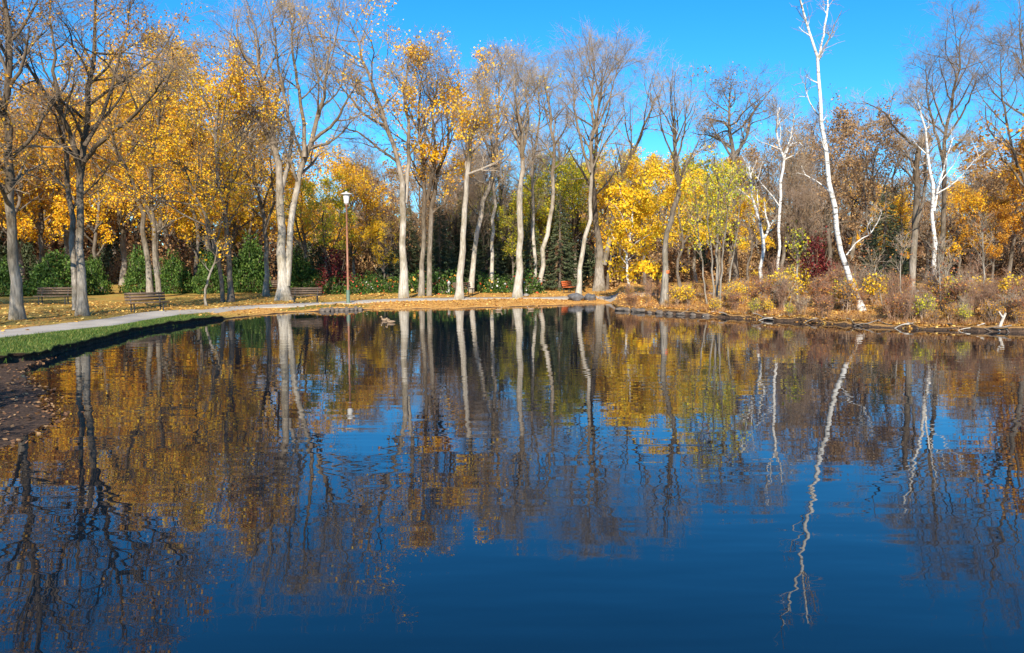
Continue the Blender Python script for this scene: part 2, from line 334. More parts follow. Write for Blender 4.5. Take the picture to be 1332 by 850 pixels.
def ribbon_center():
    px = [(-260, 458), (-120, 449), (0, 435), (60, 428), (120, 421.5), (200, 409.8), (260, 404.3), (320, 400.3), (380, 397.6), (430, 395.0), (480, 392.2), (540, 390.0), (600, 389), (660, 388.4), (720, 388), (780, 387), (850, 384), (950, 381), (1100, 380), (1250, 379), (1420, 378)]
    return np.array([on_ground(*p)[:2] for p in px])
def catmull(P, n):
    P = np.asarray(P, float); Q = np.concatenate([[2 * P[0] - P[1]], P, [2 * P[-1] - P[-2]]]); m = len(P) - 1
    s = np.linspace(0, m, n); i = np.minimum(s.astype(int), m - 1); t = (s - i)[:, None]
    a, b, c, d = Q[i], Q[i + 1], Q[i + 2], Q[i + 3]
    return .5 * (2 * b + (c - a) * t + (2 * a - 5 * b + 4 * c - d) * t ** 2 + (3 * b - a - 3 * c + d) * t ** 3)
PATH_C = catmull(ribbon_center(), 260)
def build_path():
    c = PATH_C
    t = np.gradient(c, axis=0); t /= np.linalg.norm(t, axis=1, keepdims=True); nrm = np.stack([-t[:, 1], t[:, 0]], 1)
    s = np.cumsum(np.r_[0, np.linalg.norm(np.diff(c, axis=0), axis=1)])
    w = .92 + .05 * np.sin(s * 1.3) + .03 * np.sin(s * 3.7 + 1)
    off = np.array([-1.03, -1, -.5, 0, .5, 1, 1.03]); lift = np.array([-.1, .028, .034, .036, .034, .028, -.1])
    X = c[:, None, :] + nrm[:, None, :] * (off[None, :, None] * w[:, None, None])
    z = gz(X[..., 0], X[..., 1]) + lift[None]
    V = np.concatenate([X, z[..., None]], -1).reshape(-1, 3); n, k = len(c), len(off)
    a = (np.arange(n - 1) * k)[:, None] + np.arange(k - 1)[None]
    Fq = np.stack([a, a + 1, a + k + 1, a + k], -1).reshape(-1, 4)
    m, nt, b = new_mat('path_concrete'); n1 = noise(nt, .8, 5, mapping(nt)); n2 = noise(nt, 25, 4, mapping(nt))
    col = mix(nt, ramp(nt, n1.outputs[0], [(.3, (.36, .32, .27)), (.7, (.50, .455, .39))]), ramp(nt, n2.outputs[0], [(.3, (.6, .6, .6)), (.7, (1, 1, 1))]), .6, 'MULTIPLY')
    nt.links.new(col, b.inputs['Base Color']); b.inputs['Roughness'].default_value = .9; bump(nt, n2.outputs[0], b, .3, .01)
    tag(link('path', mesh_from('path', V, Fq, m, True)), kind='structure', label='pale grey concrete footpath curving round the pond')
build_path()

def build_water():
    a = np.linspace(-math.pi, math.pi, 500, endpoint=False); r = r_shore(a) + ainterp(a, par[:, 1]) * .0 + .25
    V = np.concatenate([[[PC[0], PC[1], 0]], np.stack([PC[0] + r * np.sin(a), PC[1] + r * np.cos(a), np.zeros_like(a)], 1)])
    i = np.arange(500); Fq = np.stack([np.zeros(500, int), 1 + (i + 1) % 500, 1 + i], 1)
    m, nt, b = new_mat('pond_water')
    b.inputs['Base Color'].default_value = (.002, .007, .014, 1); b.inputs['Roughness'].default_value = .012; b.inputs['IOR'].default_value = 1.65
    b.inputs['Specular IOR Level'].default_value = .5
    na = noise(nt, 1.0, 1, mapping(nt, (.5, 1.7, 1), (0, 0, R(13))), .4)
    nb = noise(nt, 1.0, 1, mapping(nt, (1.1, 4.2, 1), (0, 0, R(-15))), .4)
    nc = noise(nt, 1.0, 1, mapping(nt, (.10, .16, 1)), .4)
    amp = nt.nodes.new('ShaderNodeMapRange'); amp.inputs[1].default_value = .35; amp.inputs[2].default_value = .65; amp.inputs[3].default_value = .55; amp.inputs[4].default_value = 1.35
    nt.links.new(nc.outputs[0], amp.inputs[0])
    m1 = nt.nodes.new('ShaderNodeMath'); m1.operation = 'MULTIPLY_ADD'; m1.inputs[1].default_value = .34
    nt.links.new(nb.outputs[0], m1.inputs[0]); nt.links.new(na.outputs[0], m1.inputs[2])
    m2 = nt.nodes.new('ShaderNodeMath'); m2.operation = 'MULTIPLY'; nt.links.new(m1.outputs[0], m2.inputs[0]); nt.links.new(amp.outputs[0], m2.inputs[1])
    bump(nt, m2.outputs[0], b, 1.0, .0050)
    tag(link('pond_water', mesh_from('pond_water', V, Fq, m)), kind='structure', label='calm dark pond water mirroring the trees')
build_water()

# ------------------------------------------------------------------ tree growing
def sample(P, Rr, t):
    """P (M,n,3), t (M,K) -> pos, tangent, radius"""
    M, n, _ = P.shape; s = t * (n - 1); i = np.minimum(s.astype(int), n - 2); f = (s - i)[..., None]; r = np.arange(M)[:, None]
    a, b = P[r, i], P[r, i + 1]
    return a + (b - a) * f, norm(b - a), Rr[r, i] * (1 - f[..., 0]) + Rr[r, i + 1] * f[..., 0]
def spawn(P, Rr, K, trange, angr, L, npts, up, wig, rratio, rmin, rng, tipr=.35, tpow=1.0):
    M = len(P)
    t = trange[0] + (trange[1] - trange[0]) * ((np.arange(K)[None] + rng.uniform(.1, .9, (M, K))) / K) ** tpow
    pos, tan, pr = sample(P, Rr, t)
    ph = (np.arange(K)[None] * 2.399 + rng.uniform(0, 6.28, (M, 1)) + rng.normal(0, .5, (M, K)))
    ref = np.where(np.abs(tan[..., 2:3]) < .9, np.array([0, 0, 1.]), np.array([1., 0, 0])); u = norm(np.cross(tan, ref)); v = np.cross(tan, u)
    pp = u * np.cos(ph)[..., None] + v * np.sin(ph)[..., None]
    an = rng.uniform(angr[0], angr[1], (M, K))[..., None]
    d = tan * np.cos(an) + pp * np.sin(an)
    Lx = L(t) if callable(L) else L
    Lx = np.broadcast_to(Lx, (M, K)) * rng.uniform(.7, 1.25, (M, K))
    pos = pos.reshape(-1, 3); d = d.reshape(-1, 3); Lx = Lx.reshape(-1); r0 = np.maximum(np.minimum(pr.reshape(-1) * rratio, .03 * Lx + .012), rmin)
    out = [pos]; step = (Lx / (npts - 1))[:, None]
    for k in range(npts - 1):
        d = norm(d + rng.normal(0, wig, d.shape) + np.array([0, 0, up])); pos = pos + d * step; out.append(pos)
    Pn = np.stack(out, 1); Rn = r0[:, None] * np.linspace(1, tipr, npts)[None]
    return Pn, np.maximum(Rn, rmin * .6), Lx
def grow(stems, bark, twig, rng, K1=11, L1=4.5, t0=.4, ang1=(.55, 1.1), up1=.09, K=(6, 6, 5), lf=(.5, .5), tw=.55, wig=.16, leafm=None, nleaf=0, lsize=.13,
         leafz=None, clump=.0, rmin=.008, upk=.03, shape=None, flare=1.6, twig_r=.0055, t1=1.0, l3=True, clumps=None, limb_t0=None, big_crown=False):
    """stems: list of (pts (k,3), radii (k)). returns trunk, branches, foliage meshes"""
    if big_crown: K1 = K1 * 1.1; L1 = L1 * 1.2; l3 = False; tw = tw * 1.2; K = (6, 5, 4)
    SP = np.stack([catmull(p, 16) for p, r in stems]); SR = np.stack([np.interp(np.linspace(0, 1, 16), np.linspace(0, 1, len(r)), r) for p, r in stems])
    SR[0, 0] *= flare; SR[0, 1] *= 1 + (flare - 1) * .22
    ln = np.linalg.norm(SP[:, -1] - SP[:, 0], axis=1)
    SP[:, 2:-1] += rng.normal(0, 1, SP[:, 2:-1].shape) * (.004 * ln)[:, None, None]
    V0, F0 = tubes(SP, SR, 10, .035, rng)
    big = ln.max()
    shp = shape or (lambda t: .62 + .5 * np.sin(np.clip((t - t0) / (1 - t0), 0, 1) * 2.4 + .4) - .35 * np.clip((t - .8) / .2, 0, 1))
    P1s, R1s = [], []
    for s in range(len(stems)):
        k = max(3, int(round(K1 * (ln[s] / big) ** .8))); tt = t0 if s == 0 else (limb_t0 if limb_t0 is not None else max(.18, t0 * .6))
        q = spawn(SP[s:s + 1], SR[s:s + 1], k, (tt, t1), ang1, lambda t: L1 * shp(t) * (.55 + .45 * ln[s] / big), 7, up1, wig, .62, .02, rng, .25)
        P1s.append(q[0]); R1s.append(q[1])
    P1 = np.concatenate(P1s); R1 = np.concatenate(R1s)
    V1, F1 = tubes(P1, R1, 6)
    me_t = mesh_from('trunk', np.concatenate([V0, V1]), [np.concatenate([F0, F1 + len(V0)])], bark, True)
    PP = np.concatenate([np.stack([catmull(p, 7) for p in SP[:, -6:]]), P1]) ; RR = np.concatenate([SR[:, [-6, -5, -4, -3, -2, -2, -1]], R1])
    L1v = np.linalg.norm(PP[:, -1] - PP[:, 0], axis=1)[:, None]
    P2, R2, L2 = spawn(PP, RR, K[0], (.22, 1), (.4, .95), lambda t: np.maximum(L1v * lf[0] * (1.15 - .55 * t), .5), 5, upk, wig, .6, .011, rng, .35)
    P3, R3, L3 = spawn(P2, R2, K[1], (.18, 1), (.4, .95), lambda t: np.maximum(L2[:, None] * lf[1] * (1.1 - .45 * t), .3), 4, upk, wig, .6, .0065, rng, .4)
    Vs, Fs, off = [], [], 0
    sets = [(P2, R2, 4), (P3, R3, 3)]
    P4 = None
    if K[2]:
        P4, R4, L4 = spawn(P3, R3, K[2], (.15, 1), (.35, .9), tw, 3 if l3 else 2, upk * .6, wig, .7, twig_r, rng, .5); sets.append((P4, R4, 3))
    for p, r, sdz in sets:
        v, f = tubes(p, r, sdz); Vs.append(v); Fs.append(f + off); off += len(v)
    me_b = mesh_from('branches', np.concatenate(Vs), [np.concatenate(Fs)], twig, False)
    me_l = None
    pts = []
    if nleaf:
        src = P4 if P4 is not None else P3; src3 = P3
        m = nleaf * 4; a = src[rng.integers(0, len(src), m)]; t = rng.uniform(0, 1, (m, 1)); c = a[:, 0] + (a[:, -1] - a[:, 0]) * t + rng.normal(0, .10, (m, 3))
        w = np.ones(m)
        if clump: w = 1 / (1 + np.exp(-(nz3(c, .75, rng.uniform(0, 9)) - clump) * 9))
        if leafz: w *= np.clip((c[:, 2] - leafz[0]) / 1.5, 0, 1) * np.clip((leafz[1] - c[:, 2]) / 1.5, 0, 1)
        keep = c[rng.uniform(0, 1, m) < w][:nleaf]; pts.append(keep)
    for (cc, rr, n) in (clumps or []):
        q = rng.normal(0, 1, (n, 3)); q = q / np.linalg.norm(q, axis=1, keepdims=True) * rng.uniform(0, 1, (n, 1)) ** .5 * np.array(rr)
        # small boughs inside the clump
        q += .35 * np.stack([np.sin(q[:, 1] * 3.1 + cc[0]), np.sin(q[:, 2] * 3.7), np.sin(q[:, 0] * 2.9 + cc[2])], 1)
        pts.append(q + np.array(cc))
    if pts and sum(len(p) for p in pts):
        v, f = leaves(np.concatenate(pts), lsize, rng); me_l = mesh_from('foliage', v, [f], leafm)
    return me_t, me_b, me_l
def nz3(p, s, ph=0):
    x, y, z = p[:, 0] * s + ph, p[:, 1] * s, p[:, 2] * s
    return (np.sin(x + 1.3 * np.sin(y * 1.7)) + np.sin(y * 1.2 + 1.5 * np.sin(z * 1.4 + ph)) + np.sin(z * 1.5 + 1.1 * np.sin(x * 1.9))) / 3
def tree_px(name, label, cat, stems, bark='bark_pale', twig='twig_grey', seed=1, leaf=None, base=None, group=None, depth=None, clumps=None, **kw):
    """stems: list of (pixel polyline, width px list, depth offset at tip). First stem's first point is the foot on the ground."""
    rng = np.random.default_rng(seed)
    if depth is None: foot = on_ground(*(base or stems[0][0][0]))
    else: foot = on_depth(*stems[0][0][0], depth); foot[2] = float(gz(foot[0], foot[1]))
    D = foot[1]; out = []
    for s, (pl, w, dy) in enumerate(stems):
        n = len(pl); pts = np.array([on_depth(px, py, D + dy * k / (n - 1)) for k, (px, py) in enumerate(pl)])
        if s == 0: pts[0] = foot - np.array([0, 0, .15])
        elif pl[0][1] > stems[0][0][0][1] - 6: pts[0][2] = float(gz(pts[0][0], pts[0][1])) - .15
        rr = np.interp(np.linspace(0, 1, n), np.linspace(0, 1, len(w)), w) * .365 * ppm(D)
        out.append((pts - foot, rr))
    cl = [(on_depth(px, py, D + dd) - foot, r, n) for (px, py, dd, r, n) in (clumps or [])]
    mt, mb, ml = grow(out, M[bark], M[twig], rng, leafm=M[leaf] if leaf else None, clumps=cl, big_crown='K' not in kw, **kw)
    t = thing(name, label, cat, foot, 0, group); link('trunk', mt, t); tag(link('branches', mb, t), kind='stuff')
    if ml: tag(link('foliage', ml, t), kind='stuff')
    return t

# ------------------------------------------------------------------ shore trees, traced one by one
tree_px('elm_tree', 'tall dark limbed tree with straight trunk at far end of lawn, beside curving path', 'tree',
        [([(23, 416), (18, 340), (13, 260), (11, 170), (9, 90), (6, -60)], [20, 17, 15, 13, 11, 5], -1)], 'bark_grey', 'twig_dark', 1, 'leaf_orange', K1=14, L1=2.7, t0=.36, nleaf=1900, lsize=.105, clump=.15)
tree_px('elm_tree', 'large spreading tree with twin grey trunks and dark heavy limbs by the path', 'tree',
        [([(107, 411), (106, 340), (104, 260), (108, 200), (116, 140), (121, 70), (124, -25)], [17, 13, 12, 11, 9, 7, 2], 1.0),
         ([(98, 404), (96, 330), (92, 260), (84, 190), (76, 120), (70, 60), (66, 0)], [11, 10, 9, 8, 7, 4, 2], 2.5),
         ([(104, 225), (88, 165), (62, 125), (40, 95), (22, 60)], [10, 8, 6, 4, 2], -3),
         ([(106, 215), (130, 185), (165, 158), (195, 128), (215, 100)], [9, 8, 6, 4, 2], -2.5),
         ([(110, 190), (138, 140), (150, 90), (165, 40), (172, 0)], [8, 6, 5, 3, 2], 2),
         ([(100, 205), (75, 185), (40, 172), (10, 160)], [7, 5, 4, 2], 1.5)], 'bark_grey', 'twig_dark', 2, 'leaf_orange', K1=10, L1=3.2, t0=.45, nleaf=4200, lsize=.105, clump=.12, wig=.19)
tree_px('maple_tree', 'leaning pair of grey trunks with golden crown behind the bench nearest the hedge', 'tree',
        [([(196, 387), (190, 320), (180, 260), (166, 225), (150, 190), (140, 150)], [10, 9, 8, 7, 5, 2], 0),
         ([(207, 384), (202, 320), (197, 265), (200, 200), (206, 150), (210, 90)], [10, 8, 7, 6, 4, 2], 1.5)], 'bark_grey', 'twig_dark', 3, 'leaf_gold', K1=12, L1=4.2, t0=.38, nleaf=11000, lsize=.13, clump=.08)
tree_px('maple_tree', 'golden leaved tree with forked dark trunk beside thin crooked sapling', 'tree',
        [([(301, 393), (298, 340), (292, 280), (284, 230), (281, 170), (286, 110)], [10, 9, 8, 7, 5, 2], 0),
         ([(290, 393), (286, 345), (272, 295), (255, 255), (240, 220)], [8, 7, 6, 4, 2], -1.5),
         ([(293, 290), (300, 240), (312, 190), (320, 150)], [6, 5, 3, 2], 1.5)], 'bark_dark', 'twig_dark', 4, 'leaf_gold', K1=13, L1=4.0, t0=.32, nleaf=11000, lsize=.125, clump=.08)
tree_px('sapling', 'thin crooked sapling on the lawn, beside forked golden tree', 'tree',
        [([(268, 398), (267, 378), (274, 355), (281, 335), (284, 315)], [4.5, 4, 3.5, 2.5, 1.5], 0)], 'bark_grey', 'twig_dark', 5, 'leaf_gold', K1=6, L1=1.0, t0=.5, K=(4, 3, 0), nleaf=90, lsize=.14)
tree_px('maple_tree', 'slim dark trunk with golden leaves next to the big forked pale tree', 'tree',
        [([(346, 386), (346, 340), (345, 300), (336, 250), (328, 210), (322, 170)], [10, 8, 7, 6, 4, 2], 1),
         ([(345, 300), (356, 260), (352, 215), (356, 180)], [5, 4, 3, 2], 1)], 'bark_grey', 'twig_dark', 6, 'leaf_gold', K1=11, L1=3.4, t0=.42, nleaf=4800, lsize=.13, clump=.1)
tree_px('elm_tree', 'big forked pale trunk tree with broad bare crown by the lamp path', 'tree',
        [([(369, 391), (367, 340), (365, 270), (361, 200), (350, 140), (338, 85), (330, 40)], [22, 15, 13, 11, 8, 5, 2], -.5),
         ([(373, 372), (378, 310), (387, 245), (400, 195), (416, 145), (425, 95), (430, 45)], [13, 11, 10, 9, 7, 4, 2], 1),
         ([(362, 215), (340, 160), (318, 125), (300, 85), (290, 60)], [8, 6, 5, 3, 2], 1.5),
         ([(396, 205), (395, 150), (385, 100), (380, 50), (384, 20)], [8, 6, 5, 3, 2], 2),
         ([(405, 185), (435, 160), (452, 130), (470, 100)], [6, 5, 3, 2], -2),
         ([(366, 250), (378, 190), (372, 130), (362, 80), (358, 35)], [8, 6, 5, 3, 2], -2)], 'bark_pale', 'twig_grey', 7, 'leaf_orange', K1=10, L1=3.6, t0=.5, nleaf=1100, lsize=.11, clump=.1)
tree_px('elm_tree', 'pale leaning trunk beside lamp post with sweeping bare limbs and few gold leaves', 'tree',
        [([(525, 388), (526, 310), (524, 255), (515, 205), (500, 155), (482, 105), (466, 60), (455, 28)], [13, 11, 10, 8, 7, 5, 3, 1.5], -1),
         ([(527, 265), (532, 215), (530, 165), (527, 115), (532, 70)], [8, 7, 6, 4, 1.5], 1.5),
         ([(516, 210), (495, 195), (470, 175), (445, 165)], [5, 4, 3, 1.5], -2),
         ([(505, 165), (475, 150), (450, 120), (430, 95)], [5, 4, 3, 1.5], 2)], 'bark_pale', 'twig_grey', 8, 'leaf_gold', K1=10, L1=3.3, t0=.5, nleaf=2600, lsize=.14, clump=.12)
tree_px('maple_tree', 'twin trunk tree with dark upper limbs and clumps of bright orange yellow leaves', 'tree',
        [([(548, 386), (550, 320), (552, 265), (550, 210), (545, 160), (548, 100)], [9, 8, 7, 6, 4, 2], 0),
         ([(558, 386), (560, 310), (565, 250), (576, 205), (588, 160), (596, 110)], [10, 8, 7, 6, 4, 2], 1.2),
         ([(556, 260), (566, 205), (562, 150), (570, 95)], [7, 5, 4, 2], -1.5)], 'bark_grey', 'twig_dark', 9, 'leaf_gold', K1=12, L1=3.4, t0=.45, nleaf=6000, lsize=.145, clump=.02,
        clumps=[(563, 195, -.6, (1.5, 1.3, .8), 900), (585, 125, 0, (1.6, 1.2, .7), 420), (545, 225, 0, (1.0, 1.0, .7), 300), (600, 130, .5, (1.1, 1, .6), 240)])
tree_px('elm_tree', 'pale straight trunk leaning right with broken top and orange leaf clumps', 'tree',
        [([(597, 390), (601, 330), (606, 260), (610, 205), (614, 165)], [13, 11, 9, 8, 6], 0),
         ([(613, 172), (617, 145), (622, 115)], [4, 3, 1.5], .5)], 'bark_pale', 'twig_grey', 10, 'leaf_gold', K1=8, L1=2.2, t0=.6, nleaf=1500, lsize=.14, clump=.05)
tree_px('elm_tree', 'slender pale trunk leaning right behind the broken topped tree', 'tree',
        [([(612, 381), (619, 315), (630, 262), (643, 218), (649, 170), (648, 120), (652, 80)], [9, 8, 8, 7, 5, 3, 1.5], .5),
         ([(643, 215), (636, 165), (630, 120), (634, 90)], [4, 3, 2, 1], -1)], 'bark_pale', 'twig_grey', 11, 'leaf_gold', K1=13, L1=2.7, t0=.5, nleaf=260, lsize=.14, clump=.2, ang1=(.35, .7))
tree_px('elm_tree', 'thin straight grey trunk between the leaning pale tree and a thick white one', 'tree',
        [([(640, 381), (640, 320), (643, 262), (640, 205), (641, 150)], [7, 6.5, 5.5, 4, 1.5], 1)], 'bark_pale', 'twig_grey', 12, K1=9, L1=2.2, t0=.5)
tree_px('elm_tree', 'thick straight whitish trunk with fine grey bare crown at path edge', 'tree',
        [([(673, 388), (675, 330), (676, 260), (679, 205), (676, 160), (668, 115)], [14, 11, 10, 8, 5, 2], 0),
         ([(679, 205), (687, 160), (684, 120), (690, 90)], [5, 4, 3, 1.5], 1)], 'bark_pale', 'twig_grey', 13, 'leaf_gold', K1=11, L1=2.6, t0=.48, nleaf=200, lsize=.14, clump=.2)
tree_px('elm_tree', 'slim pale tree forking into a narrow V from its foot', 'tree',
        [([(700, 379), (709, 325), (718, 270), (721, 205), (716, 150), (708, 100)], [8, 8, 7, 6, 4, 1.5], 0),
         ([(697, 379), (694, 325), (693, 255), (695, 205), (702, 150), (698, 105)], [6.5, 6, 5.5, 5, 3, 1.5], 1)], 'bark_pale', 'twig_grey', 14, 'leaf_yellowgreen', K1=11, L1=2.5, t0=.5, nleaf=260, lsize=.15, clump=.25)
tree_px('elm_tree', 'white curved trunk rising beside two dark boulders, crown of fine bare twigs', 'tree',
        [([(752, 386), (757, 340), (766, 285), (768, 225), (771, 165), (770, 120), (772, 82)], [9, 8, 7, 6, 5, 3, 1.5], .5),
         ([(768, 225), (752, 170), (746, 125), (748, 95)], [5, 4, 2.5, 1.2], 1),
         ([(770, 180), (790, 135), (800, 100), (806, 85)], [4, 3, 2, 1.2], -1)], 'bark_pale', 'twig_grey', 15, 'leaf_yellowgreen', K1=13, L1=3.0, t0=.5, nleaf=450, lsize=.15, clump=.2, leafz=(4, 10), ang1=(.35, .75))
tree_px('elm_tree', 'stout tan trunk splitting into rising limbs behind the two boulders', 'tree',
        [([(779, 379), (780, 335), (776, 290), (772, 240), (776, 180), (780, 120), (784, 90)], [17, 14, 10, 8, 6, 4, 1.5], 0),
         ([(786, 345), (795, 300), (803, 260), (813, 220), (830, 180), (846, 145), (856, 125)], [10, 9, 7, 6, 5, 3, 1.5], 1)], 'bark_grey', 'twig_grey', 16, 'leaf_yellowgreen', K1=13, L1=3.6, t0=.42, nleaf=2200, lsize=.16, clump=.1, leafz=(3, 12))
tree_px('maple_tree', 'small tree with thin white stem and bright yellow drooping crown', 'tree',
        [([(820, 384), (816, 355), (817, 325), (822, 290), (826, 250)], [4.5, 4, 4, 3, 1.5], 0)], 'birch', 'twig_brown', 17, 'leaf_yellow', K1=14, L1=2.6, t0=.25, K=(6, 5, 0), nleaf=3800, lsize=.17, clump=-.15, up1=-.02, upk=-.05, ang1=(.8, 1.3),
        clumps=[(835, 300, 0, (1.6, 1.2, .5), 700), (818, 318, -.4, (1.2, 1.1, .4), 420), (842, 268, .3, (1.4, 1.2, .5), 560), (836, 352, -.3, (1.4, 1.2, .45), 520)])
KINK = tree_px('elm_tree', 'grey kinked trunk with orange paint mark on the brushy bank, feathery top', 'tree',
        [([(864, 397), (866, 345), (868, 300), (876, 270), (884, 247), (878, 205), (876, 165), (872, 125)], [12, 10, 9, 9, 8, 6, 4, 1.5], 0),
         ([(879, 215), (890, 170), (893, 135)], [4, 3, 1.2], .5), ([(878, 210), (862, 170), (858, 140)], [3.5, 2.5, 1.2], -.5)], 'bark_grey', 'twig_grey', 18, 'leaf_yellow', K1=10, L1=2.6, t0=.5, K=(5, 4, 2), nleaf=500, lsize=.14, clump=.1, ang1=(.25, .6), leafz=(3, 7),
        clumps=[(858, 228, .4, (1.2, 1, .45), 420), (895, 235, .2, (.8, .8, .4), 260), (905, 300, .5, (1.0, 1.0, .5), 330)])
sap = 'young bare saplings with thin grey stems on the brushy bank'
for k, (pl, w) in enumerate([([(929, 399), (926, 340), (921, 280), (918, 215)], [4, 3, 2, 1]), ([(936, 401), (940, 340), (946, 280), (950, 225)], [4, 3, 2, 1]),
                             ([(933, 398), (932, 330), (934, 270), (930, 200)], [5, 4, 2.5, 1]), ([(944, 396), (952, 340), (960, 290), (964, 240)], [4, 3, 2, 1]),
                             ([(1037, 396), (1037, 350), (1038, 312)], [3.5, 3, 2]), ([(920, 396), (914, 350), (908, 300), (905, 250)], [3, 2.5, 2, 1]),
                             ([(1225, 405), (1222, 360), (1220, 320)], [3, 2.5, 1]), ([(1281, 402), (1279, 340), (1277, 290)], [3.5, 3, 1]),
                             ([(1172, 400), (1171, 350), (1172, 320)], [2.5, 2, 1]), ([(1233, 404), (1230, 372), (1231, 345)], [2.5, 2, 1]), ([(1149, 398), (1142, 370), (1134, 340)], [3, 2, 1])]):
    tree_px('sapling', ['thin sapling forking low among the sapling clump', 'thin sapling leaning out of the sapling clump', 'thickest straight sapling of the sapling clump', 'slanting sapling at the edge of the sapling clump', 'bare upright stick sapling between the slim and leaning birches', 'thin leaning sapling nearest the kinked trunk', 'thin bare sapling beside the fork limbed birch', 'thin upright sapling behind the white dead stub', 'thin bare sapling below the broken topped grey trunk', 'short thin sapling by the grey upright stump', 'bent thin sapling beside the leaning birch foot'][k], 'tree', [(pl, w, 0)], 'bark_grey', 'twig_grey', 30 + k, 'leaf_yellowgreen' if k < 6 else 'leaf_brush',
            group='saplings on the brushy bank', K1=9, L1=1.0 if k < 4 or k == 5 else .7, t0=.35, K=(4, 3, 0), nleaf=200 if k < 6 else 30, lsize=.12, ang1=(.3, .7))
tree_px('birch_tree', 'crooked white birch forking low above the rusty brush', 'tree',
        [([(989, 392), (990, 350), (993, 312), (985, 280), (977, 245), (974, 212)], [6, 6, 6, 5, 4, 2], 0),
         ([(994, 310), (1000, 297), (996, 280), (994, 262)], [5, 4, 3, 1.5], -.5)], 'birch', 'twig_grey', 50, K1=6, L1=1.3, t0=.5, K=(4, 4, 0), depth=43)
tree_px('birch_tree', 'slim white birch with pale forking top limbs in the thicket', 'tree',
        [([(1010, 388), (1013, 320), (1016, 255), (1018, 205), (1010, 170), (1014, 140)], [5, 5, 5, 4, 3, 1.5], 0),
         ([(1018, 215), (1028, 180), (1034, 150)], [3, 2.5, 1.2], .6), ([(1015, 270), (1000, 250), (985, 232), (975, 215)], [2.5, 2, 1.5, 1], -.8), ([(1018, 205), (1026, 190), (1040, 185)], [2.5, 2, 1], -1)],
        'birch', 'twig_grey', 51, K1=8, L1=1.8, t0=.55, K=(5, 4, 3), tw=.4, depth=46)
tree_px('birch_tree', 'tall leaning white birch with forked bare top standing at the water edge', 'tree',
        [([(1122, 404), (1110, 372), (1098, 340), (1087, 300), (1080, 250), (1073, 185), (1067, 130), (1063, 85), (1050, 35), (1040, -3)], [11, 9.5, 9, 8.2, 7.8, 7, 6, 5, 3.8, 2.4], -.6),
         ([(1064, 82), (1071, 45), (1076, 15), (1077, -4)], [4.5, 3.5, 3, 2], .5),
         ([(1101, 332), (1115, 315), (1131, 305), (1141, 290), (1147, 277)], [2.6, 2.2, 1.9, 1.5, .8], -.6),
         ([(1130, 306), (1128, 296), (1132, 285)], [2, 1.8, 1], -.7),
         ([(1081, 252), (1068, 240), (1052, 230), (1038, 225)], [2.5, 2, 1.6, 1], .7),
         ([(1070, 155), (1058, 142), (1050, 125), (1047, 108)], [2.5, 2.2, 1.8, 1], -.5),
         ([(1066, 78), (1077, 55), (1079, 45)], [2, 1.6, 1], -.3)], 'birch', 'twig_grey', 52, K1=9, L1=.6, t0=.42, K=(3, 3, 0), limb_t0=.5)
tree_px('cottonwood_tree', 'grey broken topped trunk with dark hollow and one long arching side limb', 'tree',
        [([(1185, 385), (1188, 330), (1191, 280), (1194, 225), (1197, 185)], [12, 11, 10, 10, 8], 0),
         ([(1196, 195), (1180, 182), (1162, 165), (1148, 145), (1122, 132)], [5, 4, 3, 2, 1], -1.5), ([(1193, 290), (1202, 255), (1204, 220), (1203, 190)], [5, 5, 4, 3], 1)], 'bark_grey', 'twig_grey', 53, K1=5, L1=1.8, t0=.6, K=(5, 4, 3), tw=.4, depth=44)
tree_px('birch_tree', 'white birch with several pale forking limbs beside the broken topped trunk', 'tree',
        [([(1218, 390), (1215, 330), (1214, 275), (1212, 232), (1206, 185), (1198, 145), (1194, 130)], [8, 7, 6, 5, 4, 2.5, 1.2], 0),
         ([(1215, 275), (1224, 230), (1237, 188), (1241, 178)], [4, 3, 2, 1], 1), ([(1219, 252), (1244, 236), (1262, 215), (1291, 190)], [2.4, 2, 1.5, .8], -1),
         ([(1221, 240), (1240, 215), (1250, 195)], [2, 1.5, .8], 1.5)], 'birch', 'twig_grey', 54, K1=7, L1=1.3, t0=.55, K=(5, 5, 3), tw=.4, depth=41)
tree_px('oak_tree', 'tall bare dark branched tree rising behind the white birch limbs', 'tree',
        [([(1222, 372), (1224, 290), (1228, 210), (1238, 140), (1246, 90), (1250, 45)], [9, 8, 7, 5, 3, 1.2], 0),
         ([(1228, 215), (1214, 160), (1206, 120), (1204, 90)], [5, 4, 2.5, 1.2], 1.5), ([(1232, 180), (1256, 140), (1270, 105)], [4, 3, 1.2], -1.5)], 'bark_grey', 'twig_dark', 55, K1=13, L1=3.0, t0=.42, depth=52)
tree_px('oak_tree', 'dark gnarled tree with twisted bare limbs above the yellow thicket', 'tree',
        [([(957, 376), (956, 300), (955, 240), (953, 200), (948, 160), (950, 125)], [9, 8, 8, 7, 5, 2], 0),
         ([(955, 205), (970, 180), (978, 150), (990, 130)], [5, 4, 3, 1.5], -1), ([(953, 195), (935, 180), (922, 155)], [4, 3, 1.5], 1)], 'bark_dark', 'twig_dark', 56, 'leaf_russet', K1=12, L1=3.4, t0=.5, wig=.32, nleaf=700, lsize=.16, clump=.2, depth=64)
tree_px('oak_tree', 'orange leaved tree with bare upper branches at the end of the brushy bank', 'tree',
        [([(1345, 395), (1342, 330), (1338, 250), (1336, 170), (1334, 90), (1330, 30)], [12, 10, 9, 7, 4, 1.5], 0),
         ([(1338, 250), (1316, 190), (1305, 130), (1302, 70)], [5, 4, 3, 1.2], -1)], 'bark_dark', 'twig_dark', 57, 'leaf_orange', K1=13, L1=3.2, t0=.35, nleaf=6500, lsize=.17, clump=-.05, leafz=(3.5, 10.5), depth=42)
